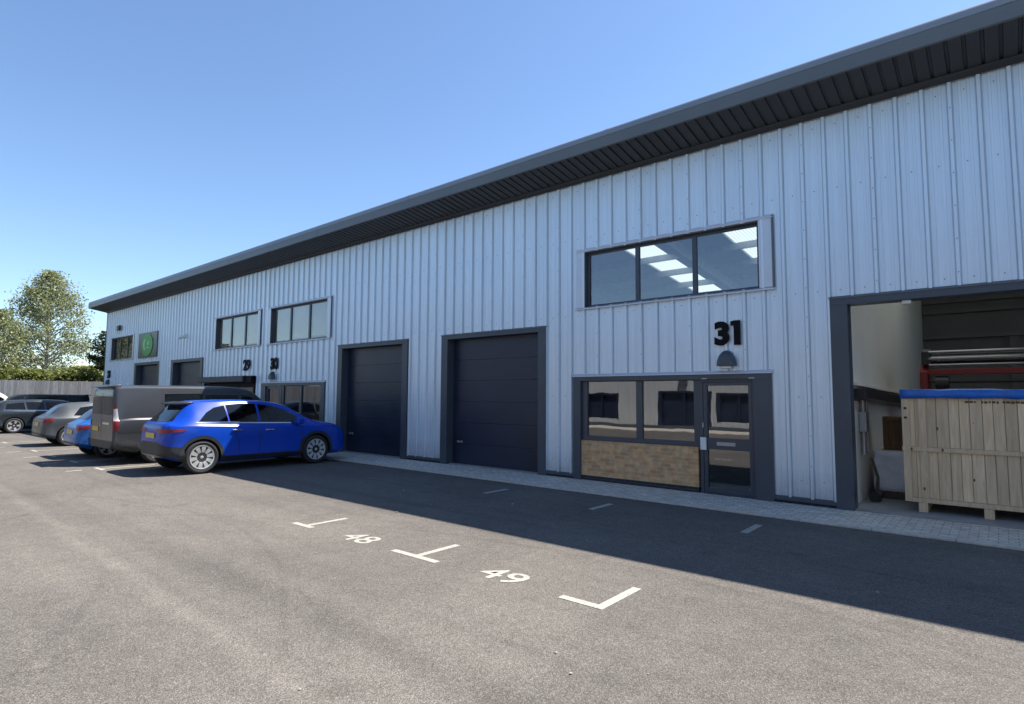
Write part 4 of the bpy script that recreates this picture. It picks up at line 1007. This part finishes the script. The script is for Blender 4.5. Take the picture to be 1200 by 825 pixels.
def patch(bvh, poly, view, off, name, mat, parent, step=0.05):
    bm = bmesh.new(); f = bm.faces.new([bm.verts.new((a, b, 0)) for a, b in poly]); bmesh.ops.triangulate(bm, faces=[f])
    for ax in (0, 1):
        lo = min(p[ax] for p in poly); hi = max(p[ax] for p in poly); x = lo + step
        while x < hi:
            nn = [0, 0, 0]; nn[ax] = 1; co = [0, 0, 0]; co[ax] = x
            bmesh.ops.bisect_plane(bm, geom=bm.verts[:] + bm.edges[:] + bm.faces[:], plane_co=co, plane_no=nn, dist=1e-5); x += step
    dead = []
    for v in bm.verts:
        a, b = v.co.x, v.co.y
        if view in ('right', 'left'):
            s = 1 if view == 'right' else -1; o_, d = Vector((s*4, a, b)), Vector((-s, 0, 0))
        elif view == 'rear': o_, d = Vector((a, -4, b)), Vector((0, 1, 0))
        elif view == 'front': o_, d = Vector((a, 12, b)), Vector((0, -1, 0))
        else: o_, d = Vector((a, b, 6)), Vector((0, 0, -1))
        h, nrm, _, _ = bvh.ray_cast(o_, d)
        if h is None: dead.append(v); continue
        if nrm.dot(d) > 0: nrm = -nrm
        v.co = h + nrm*off
    bmesh.ops.delete(bm, geom=dead, context='VERTS')
    bmesh.ops.recalc_face_normals(bm, faces=bm.faces)
    bm.normal_update()
    if sum(f.normal.dot(d)*f.calc_area() for f in bm.faces) > 0: bmesh.ops.reverse_faces(bm, faces=bm.faces)
    me = bpy.data.meshes.new(name); bm.to_mesh(me); bm.free(); me.materials.append(mat)
    return link(name, me, parent, smooth=50)
def both(bvh, poly, off, name, mat, parent, **k):
    for v in ('right', 'left'): patch(bvh, poly, v, off, name, mat, parent, **k)
def wheel(parent, x, y, r, sgn, rimr, style, rimmat):
    wd = 0.21
    t = MB(); x0 = -sgn*wd
    t.lathe_x([(0-sgn*0.012, rimr*1.0), (sgn*0.0, rimr + 0.02), (sgn*0.004, r - 0.045), (-sgn*0.02, r - 0.008), (-sgn*0.06, r), (-sgn*0.16, r), (-sgn*0.2, r - 0.02), (-sgn*wd, rimr)], 40)
    o = t.build('wheel', M['tyre'], parent, smooth=35, loc=(x, y, r))
    b = MB(); b.lathe_x([(-sgn*0.09, rimr*0.99), (-sgn*0.1, rimr*0.99)], 32); b.build('shade_disc', M['disc'], o)  # dark backing disc, shade between the spokes put into its colour
    q = MB(); n = 48   # outer ring
    vs = []; fs = []
    for k in range(n):
        a = 2*math.pi*k/n
        for (xx, rr) in ((-0.014, rimr*1.005), (0.002, rimr*0.985), (-0.002, rimr*0.90), (-0.05, rimr*0.86)):
            vs.append((sgn*xx, rr*math.cos(a), rr*math.sin(a)))
    for k in range(n):
        for j in range(3): fs.append((k*4+j, ((k+1) % n)*4+j, ((k+1) % n)*4+j+1, k*4+j+1))
    q.add(vs, fs)
    ns, w0, w1 = style
    for k in range(ns):
        a = 2*math.pi*k/ns + (0.0 if ns % 2 else 0.17); ca, sa = math.cos(a), math.sin(a)
        def P(rad, tn, xx): return (sgn*xx, rad*ca - tn*sa, rad*sa + tn*ca)
        ri, ro = rimr*0.16, rimr*0.93
        vs = []
        for (rad, hw, xo) in ((ri, w0, -0.03), (rimr*0.5, (w0+w1)/2, -0.004), (ro, w1, -0.006)):
            vs += [P(rad, -hw, xo), P(rad, hw, xo), P(rad, hw, xo - 0.03), P(rad, -hw, xo - 0.03)]
        q.add(vs, [(0,1,5,4),(4,5,9,8),(1,2,6,5),(5,6,10,9),(3,0,4,7),(7,4,8,11)])
    q.lathe_x([(-sgn*0.06, rimr*.17), (-sgn*0.016, rimr*.16), (-sgn*0.008, rimr*.1)], 20)
    q.build('rim', rimmat, o, smooth=40)
def ring_poly(yc, zc, r0, r1, a0=-8, a1=188, n=24):
    o_ = [(yc + r1*math.cos(R(a0 + (a1-a0)*k/n)), zc + r1*math.sin(R(a0 + (a1-a0)*k/n))) for k in range(n+1)]
    i_ = [(yc + r0*math.cos(R(a1 + (a0-a1)*k/n)), zc + r0*math.sin(R(a1 + (a0-a1)*k/n))) for k in range(n+1)]
    return o_ + i_

def make_car(D, mat, loc, label, cat='car', name='parked_car', group='vehicles parked in the bays', sc=1.035, rz=0, rimmat=None):
    t = thing(name, loc, label, cat, group, rz, sc)
    body, bvh = car_body(D, mat); body.parent = t
    for yc in D['axles']:
        for s in (-1, 1): wheel(t, s*(D['half'] - 0.02), yc, D['wr'], s, D['rimr'], D['spokes'], rimmat or M['rim'])
    for poly in D.get('glass', []): both(bvh, poly, 0.004, 'side_window', M[D.get('gm', 'cglass')], t)
    for poly in D.get('trimside', []): both(bvh, poly, 0.006, 'side_trim', M['trim'], t)
    for poly in D.get('chrome', []): both(bvh, poly, 0.007, 'window_strip', M['chrome'], t)
    for poly in D.get('seam', []): both(bvh, poly, 0.003, 'door_seam', M['trim'], t, step=0.1)
    if D.get('archw'):
        for yc in D['axles']: both(bvh, ring_poly(yc, D['wr'], D['arch'] - 0.01, D['arch'] + D['archw']), 0.012, 'arch_trim', M['trim'], t)
    for nm, poly, mt, off in D.get('rear', []): patch(bvh, poly, 'rear', off, nm, M[mt], t)
    for nm, poly, mt, off in D.get('front', []): patch(bvh, poly, 'front', off, nm, M[mt], t)
    for nm, poly, mt, off in D.get('topview', []): patch(bvh, poly, 'top', off, nm, M[mt], t)
    for nm, poly, mt, off in D.get('side', []): both(bvh, poly, off, nm, M[mt], t)
    # door handles
    for (y, z) in D.get('handles', []):
        for s in (1, -1):
            h, _, _, _ = bvh.ray_cast(Vector((s*4, y, z)), Vector((-s, 0, 0)))
            if h is None: continue
            q = MB(); q.box(-0.02, 0.02, -0.11, 0.11, -0.014, 0.014); q.build('door_handle', D.get('hm', M['chrome']), t, bevel=0.008, loc=h + Vector((s*0.012, 0, 0)))
    if 'mirror' in D:
        y, z = D['mirror']
        for s in (1, -1):
            h, _, _, _ = bvh.ray_cast(Vector((s*4, y, z)), Vector((-s, 0, 0)))
            q = MB(); q.prism([(-0.09, -0.07), (-0.10, 0.05), (-0.06, 0.085), (0.05, 0.07), (0.11, 0.0), (0.06, -0.065)], 'x', s*0.06, s*0.24)
            q.box(min(0, s*0.08), max(0, s*0.08), -0.03, 0.04, -0.06, -0.01)
            q.build('door_mirror', D.get('mm', mat), t, bevel=0.025, smooth=40, loc=h)
    if 'cabin' in D:
        def seat(x, y, w_):
            q = MB(); q.prism([(y - .22, .62), (y + .28, .64), (y + .30, .80), (y - .10, .78), (y - .26, 1.26), (y - .40, 1.27), (y - .30, .70)], 'x', x - w_/2, x + w_/2)
            o_ = q.build('seat', M['seatcloth'], t, bevel=0.04, smooth=50)
            k = max(1, round(w_/.5))
            for i in range(k):
                xx = x - w_/2 + w_*(i + .5)/k; q = MB(); q.box(xx - .13, xx + .13, y - .42, y - .31, 1.285, 1.43); q.build('headrest', M['seatcloth'], o_, bevel=0.03, smooth=50)
        seat(-.37, 2.30, .50); seat(.37, 2.30, .50); seat(0, 1.35, 1.3)
        q = MB(); ring_ = [(.37 + .18*math.cos(R(15*k)), 2.83 + .05*math.sin(R(15*k)), 1.02 + .17*math.sin(R(15*k))) for k in range(25)]; q.tube(ring_, 0.018, 6); q.build('steering_wheel', M['trim'], t, smooth=60)
    if D.get('spoiler'):
        y, z, hw = D['spoiler']
        q = MB(); q.prism([(y - 0.20, z - 0.045), (y - 0.19, z - 0.015), (y + 0.06, z + 0.02), (y + 0.10, z - 0.02), (y + 0.02, z - 0.055)], 'x', -hw, hw); q.build('roof_spoiler', D.get('sm', M['black']), t, bevel=0.012, smooth=40)
    if D.get('rails'):
        y0, y1, xx, z = D['rails']
        for s in (1, -1):
            q = MB(); q.tube([(s*xx, y0, z - 0.05), (s*xx, y0 + 0.15, z), (s*xx, (y0+y1)/2, z + 0.012), (s*xx, y1 - 0.15, z - 0.01), (s*xx, y1, z - 0.06)], 0.014, 8); q.build('roof_rail', M[D.get('rm', 'chrome')], t, smooth=60)
    return t

def strip(p0, p1, w_):
    (a, b), (c, d) = p0, p1; L = math.hypot(c-a, d-b); nx, ny = -(d-b)/L*w_/2, (c-a)/L*w_/2
    return [(a+nx, b+ny), (c+nx, d+ny), (c-nx, d-ny), (a-nx, b-ny)]
# --- blue electric crossover
SUV = dict(gm='tglass', cabin=[(.95, .72), (.80, 1.10), (1.0, 1.36), (1.3, 1.50), (2.2, 1.53), (2.6, 1.46), (3.05, 1.24), (3.2, 1.08), (3.1, .60), (1.6, .50)], L=4.52, half=0.94, wr=0.365, arch=0.41, rimr=0.262, axles=(0.74, 3.51), spokes=(10, 0.02, 0.047), archw=0.06,
  top=[(0, .80), (.01, .94), (.025, 1.035), (.05, 1.095), (.11, 1.13), (.34, 1.34), (.50, 1.50), (.58, 1.555), (.9, 1.60), (1.6, 1.62), (2.2, 1.605), (2.65, 1.535), (3.1, 1.34), (3.45, 1.14), (3.65, 1.075), (4.0, 1.03), (4.25, .985), (4.40, .92), (4.48, .82), (4.52, .68)],
  belt=[(0, .68), (.05, .94), (.12, 1.06), (.5, 1.09), (1.1, 1.075), (2.3, 1.04), (3.3, 1.01), (3.7, .98), (4.2, .90), (4.52, .64)],
  wid=[(0, .52), (.03, .68), (.09, .79), (.22, .87), (.40, .915), (.72, .94), (2.2, .93), (3.6, .94), (4.1, .91), (4.35, .82), (4.47, .70), (4.52, .58)],
  roofw=[(0, .62), (.5, .61), (1.3, .66), (2.3, .655), (3.1, .68), (3.5, .77), (4.52, .5)],
  bot=[(0, .42), (.12, .36), (.4, .27), (.9, .23), (3.6, .22), (4.3, .22), (4.52, .33)],
  glass=[[(.66, 1.14), (.84, 1.33), (1.02, 1.44), (1.25, 1.49), (1.30, 1.13)], [(1.335, 1.13), (1.285, 1.495), (1.65, 1.53), (1.98, 1.52), (2.0, 1.10)], [(2.06, 1.10), (2.04, 1.515), (2.35, 1.485), (2.7, 1.375), (3.02, 1.21), (3.12, 1.07)]],
  chrome=[[(.60, 1.105), (.60, 1.13), (3.1, 1.058), (3.1, 1.034)]],
  trimside=[[(1.19, .24), (1.21, .36), (3.16, .36), (3.18, .24)], [(.05, .36), (.08, .53), (.38, .53), (.40, .28), (.18, .32)]],
  seam=[strip((1.54, .38), (1.54, .7), .014), strip((1.54, .7), (1.32, 1.09), .014), strip((2.03, .37), (2.04, 1.08), .014), strip((3.1, .42), (3.12, 1.03), .014), strip((1.22, .37), (3.12, .39), .008)],
  rear=[('rear_window', [(-.62, 1.15), (-.52, 1.43), (-.25, 1.47), (.25, 1.47), (.52, 1.43), (.62, 1.15), (.3, 1.13), (-.3, 1.13)], 'cglass', .004),
        ('bumper_trim', [(-.88, .38), (-.88, .60), (-.42, .70), (.42, .70), (.88, .60), (.88, .38), (.4, .42), (-.4, .42)], 'trim', .006),  # black bumper trim, carried higher to stand for shade on the rear
        ('tail_light', [(.30, .985), (.34, .91), (.62, .885), (.90, .935), (.90, .975), (.6, 1.0)], 'taillight', .007), ('tail_light', [(-.30, .985), (-.34, .91), (-.62, .885), (-.90, .935), (-.90, .975), (-.6, 1.0)], 'taillight', .007),
        ('number_plate', [(-.26, .78), (-.26, .89), (.26, .89), (.26, .78)], 'plate', .012)],
  side=[('tail_light', [(.03, .935), (.02, .975), (.3, .985), (.40, .962), (.3, .93)], 'taillight', .006)],
  front=[('head_lamp', [(.45, .74), (.45, .84), (.74, .88), (.76, .78)], 'whitelens', .006), ('head_lamp', [(-.45, .74), (-.45, .84), (-.74, .88), (-.76, .78)], 'whitelens', .006), ('grille', [(-.4, .45), (-.42, .78), (.42, .78), (.4, .45)], 'trim', .005)],
  topview=[('windscreen', [(-.60, 2.70), (-.67, 3.16), (-.3, 3.2), (.3, 3.2), (.67, 3.16), (.60, 2.70), (.3, 2.64), (-.3, 2.64)], 'tglass', .004)],
  handles=[(1.47, .93), (2.25, .91)], mirror=(2.98, 1.09), spoiler=(.56, 1.555, .56))
GYR = g(0, -5.26)[1]
blue = paint('blue_metallic', (0.004, 0.05, 0.40), 0.0, 0.3, coat=0.22, spec=0.3)
SC = 1.04
make_car(SUV, blue, (g(-13.36, 0)[0] - 0.94*SC - 0.02, GYR - 0.74*SC, GZ), 'bright blue crossover with silver wheels nearest the camera, half in the shade of the eave', name='blue_crossover', sc=SC)

# --- grey crew van
VAN = dict(L=4.97, half=0.99, wr=0.34, arch=0.40, rimr=0.22, axles=(0.98, 3.91), spokes=(5, 0.03, 0.05), archw=0.0,
  top=[(0, 1.74), (.015, 1.84), (.04, 1.91), (.1, 1.945), (.6, 1.965), (2.4, 1.975), (3.1, 1.95), (3.4, 1.88), (3.8, 1.58), (4.15, 1.27), (4.3, 1.18), (4.7, 1.05), (4.9, .92), (4.97, .70)],
  belt=[(0, 1.10), (.5, 1.14), (2.5, 1.13), (3.6, 1.10), (4.2, 1.04), (4.7, .9), (4.97, .62)],
  wid=[(0, .90), (.02, .94), (.06, .965), (.3, .985), (2.5, .99), (4.0, .985), (4.6, .90), (4.85, .76), (4.97, .6)],
  roofw=[(0, .78), (.1, .82), (2.6, .83), (3.5, .80), (4.3, .86), (4.97, .5)],
  bot=[(0, .40), (.2, .34), (.6, .28), (4.4, .26), (4.97, .36)],
  glass=[[(1.12, 1.22), (1.12, 1.74), (2.05, 1.76), (2.05, 1.20)], [(2.12, 1.20), (2.12, 1.72), (3.02, 1.73), (3.02, 1.16)], [(3.10, 1.14), (3.10, 1.73), (3.32, 1.70), (3.95, 1.26), (3.97, 1.14)]],
  trimside=[[(1.45, .28), (1.45, .40), (3.45, .40), (3.45, .28)], [(.03, .38), (.03, .60), (.5, .60), (.56, .30)]],
  seam=[strip((1.06, .42), (1.08, 1.85), .02), strip((2.2, .42), (2.08, 1.85), .02), strip((3.06, .42), (3.06, 1.8), .02), strip((.1, .80), (3.0, .80), .035), strip((1.2, 1.82), (3.1, 1.80), .016)],
  chrome=[],
  rear=[('rear_window', [(-.80, 1.22), (-.78, 1.66), (-.05, 1.68), (-.05, 1.22)], 'cglass', .004), ('rear_window', [(.80, 1.22), (.78, 1.66), (.05, 1.68), (.05, 1.22)], 'cglass', .004),
        ('door_seam', strip((0, .62), (0, 1.75), .02), 'trim', .004), ('bumper_trim', [(-.9, .40), (-.9, .58), (.9, .58), (.9, .40)], 'trim', .008),
        ('number_plate', [(-.7, .80), (-.7, .91), (-.2, .91), (-.2, .80)], 'plate', .01), ('badge_bar', [(.1, .98), (.1, 1.03), (.62, 1.03), (.62, .98)], 'chrome', .006),
        ('tail_light', [(.85, .92), (.84, 1.10), (.915, 1.10), (.93, .92)], 'taillight', .008), ('tail_light', [(-.85, .92), (-.84, 1.10), (-.915, 1.10), (-.93, .92)], 'taillight', .008)],
  side=[('tail_light', [(.012, .84), (.012, 1.06), (.12, 1.06), (.10, .84)], 'taillight', .008), ('indicator_lens', [(.012, 1.07), (.012, 1.36), (.075, 1.38), (.115, 1.07)], 'whitelens', .008), ('tail_light', [(.012, 1.38), (.012, 1.46), (.05, 1.48), (.075, 1.39)], 'taillight', .008)],
  topview=[('windscreen', [(-.72, 3.45), (-.80, 4.18), (.80, 4.18), (.72, 3.45)], 'cglass', .004)],
  handles=[(2.35, 1.02), (3.3, 1.0)], hm=M['trim'], mirror=(3.75, 1.2), mm=M['trim'], spoiler=(.10, 1.95, .72), sm=None)
grey = paint('grey_metallic', (0.052, 0.055, 0.06), 0.3, 0.33, coat=0.35); VAN['sm'] = grey
make_car(VAN, grey, (g(-16.35, 0)[0] - 0.99*SC, g(0, -6.12)[1], GZ), 'dark grey van with tall red and white tail lights behind the blue crossover', 'van', name='grey_van', sc=SC)

# --- hatchback family
def hatch(L=4.1, H=1.45, half=.88, wr=.32):
    k = L/4.1; h = H/1.45
    P = lambda pts: [(a*k, b*h) for a, b in pts]
    return dict(L=L, half=half, wr=wr, arch=wr + .045, rimr=wr*.70, axles=(.72*k, 3.27*k), spokes=(5, .02, .05), archw=0,
     top=P([(0, .62), (.02, .80), (.06, .93), (.15, .99), (.28, 1.08), (.55, 1.33), (.68, 1.385), (1.1, 1.43), (1.7, 1.45), (2.2, 1.42), (2.55, 1.32), (2.9, 1.12), (3.1, .99), (3.5, .92), (3.85, .82), (4.03, .70), (4.1, .55)]),
     belt=P([(0, .58), (.06, .88), (.2, .95), (1.0, .95), (2.2, .92), (3.0, .9), (3.5, .82), (4.1, .52)]),
     wid=[(a*k, b*half/.88) for a, b in [(0, .60), (.03, .70), (.1, .78), (.3, .85), (.8, .88), (3.2, .88), (3.7, .82), (3.95, .70), (4.1, .5)]],
     roofw=[(a*k, b*half/.88) for a, b in [(0, .55), (.6, .54), (1.4, .59), (2.3, .58), (3.1, .70), (4.1, .4)]],
     bot=[(0, .36), (.15, .30), (.5, .22), (3.6*k, .2), (L, .3)],
     glass=[P(q) for q in ([(.80, 1.00), (1.0, 1.26), (1.45, 1.33), (1.5, .98)], [(1.56, .98), (1.52, 1.335), (2.1, 1.32), (2.45, 1.22), (2.78, 1.03), (2.8, .955)])],
     trimside=[], seam=[P(strip((1.53, .3), (1.53, .95), .01)), P(strip((2.6, .3), (2.62, .93), .01))],
     rear=[('rear_window', P([(-.5, 1.06), (-.42, 1.28), (.42, 1.28), (.5, 1.06)]), 'cglass', .004), ('number_plate', P([(-.26, .66), (-.26, .77), (.26, .77), (.26, .66)]), 'plate', .01),
       ('tail_light', P([(.50, .78), (.48, .90), (.70, .93), (.76, .84), (.72, .76)]), 'taillight', .008), ('tail_light', P([(-.50, .78), (-.48, .90), (-.70, .93), (-.76, .84), (-.72, .76)]), 'taillight', .008), ('bumper_trim', P([(-.7, .34), (-.7, .44), (.7, .44), (.7, .34)]), 'trim', .006)],
     side=[('tail_light', P([(.03, .78), (.03, .86), (.28, .93), (.26, .80)]), 'taillight', .007)],
     topview=[('windscreen', [(-.52, 2.5*k), (-.62, 3.0*k), (.62, 3.0*k), (.52, 2.5*k)], 'cglass', .004)],
     handles=[P([(1.75, .86)])[0]], mirror=P([(2.72, .99)])[0])
silver = paint('silver_metallic', (0.088, 0.094, 0.10), 0.4, 0.34); ltblue = paint('light_blue_metallic', (0.02, 0.13, 0.42), 0.35, 0.28)
navy = paint('slate_metallic', (0.035, 0.042, 0.05), 0.4, 0.26); jet = paint('black_paint', (0.008, 0.008, 0.01), 0.2, 0.22); whitep = paint('white_paint', (0.72, 0.73, 0.74), 0, 0.3)
D = hatch(4.0, 1.42, .84, .31)
make_car(D, ltblue, (g(-19.4, 0)[0], g(0, -6.3)[1], GZ), 'small mid blue hatchback mostly hidden behind the grey van', name='blue_hatchback', sc=SC)
D = hatch(4.2, 1.46, .89, .33)
make_car(D, silver, (g(-24.5, 0)[0], g(0, -6.05)[1], GZ), 'silver hatchback with its rear bumper towards the lane, beyond the small blue car', name='silver_hatchback', sc=SC)
D = hatch(4.7, 1.47, .91, .335)
k = 4.7/4.1
D['top'] = [(a*k, b*1.47/1.45) for a, b in [(0, .62), (.02, .80), (.05, .95), (.12, 1.02), (.25, 1.22), (.38, 1.36), (.55, 1.40), (1.1, 1.44), (1.7, 1.45), (2.2, 1.42), (2.55, 1.32), (2.9, 1.12), (3.1, .99), (3.5, .92), (3.85, .82), (4.03, .70), (4.1, .55)]]
D['glass'] = [[(a*k, b*1.47/1.45) for a, b in q] for q in ([(.45, 1.02), (.50, 1.25), (1.0, 1.32), (1.05, .99)], [(1.1, .99), (1.06, 1.33), (1.6, 1.335), (1.62, .98)], [(1.68, .975), (1.66, 1.335), (2.1, 1.32), (2.45, 1.22), (2.78, 1.03), (2.8, .955)])]
D['chrome'] = [[(a*k, b) for a, b in [(.4, 1.0), (.4, 1.02), (2.8, .965), (2.8, .945)]]]
make_car(D, navy, (g(-33.6, 0)[0], g(0, -5.25)[1] - .72*k*SC, GZ), 'dark slate estate car at the left edge, seen side on', name='slate_estate', sc=SC)
MPV = dict(VAN); MPV = {**VAN, 'sm': jet, 'chrome': [], 'trimside': []}
make_car(MPV, jet, (g(-37.0, 0)[0], -1.3, GZ), 'tall black people carrier parked nose out behind the slate estate car', 'van', name='black_people_carrier', sc=0.9, rz=math.pi)
make_car({**VAN, 'sm': whitep}, whitep, (-41.6, -3.0 - 4.97*0.98, GZ), 'white van at the far left in front of the fence', 'van', name='white_van', sc=0.98)
# loose chips and bits of litter on the tarmac
b = MB(); rl_ = random.Random(17)
for k in range(70):
    x = rl_.uniform(-16, 2.5); y = rl_.uniform(-9.5, -1.6); r_ = rl_.uniform(0.005, 0.013)*(1.7 if k % 12 == 0 else 1); a0 = rl_.uniform(0, 6)
    ring = [(x + r_*rl_.uniform(.6, 1.2)*math.cos(a0 + q*1.05), y + r_*rl_.uniform(.5, 1.1)*math.sin(a0 + q*1.05)) for q in range(6)]
    b.prism(ring, 'z', GZ + 0.001, GZ + 0.001 + r_*0.6)
o = b.build('stone_chips', M['chips']); tag(o, 'loose pale stone chips scattered over the tarmac', 'stone chips', kind='stuff')
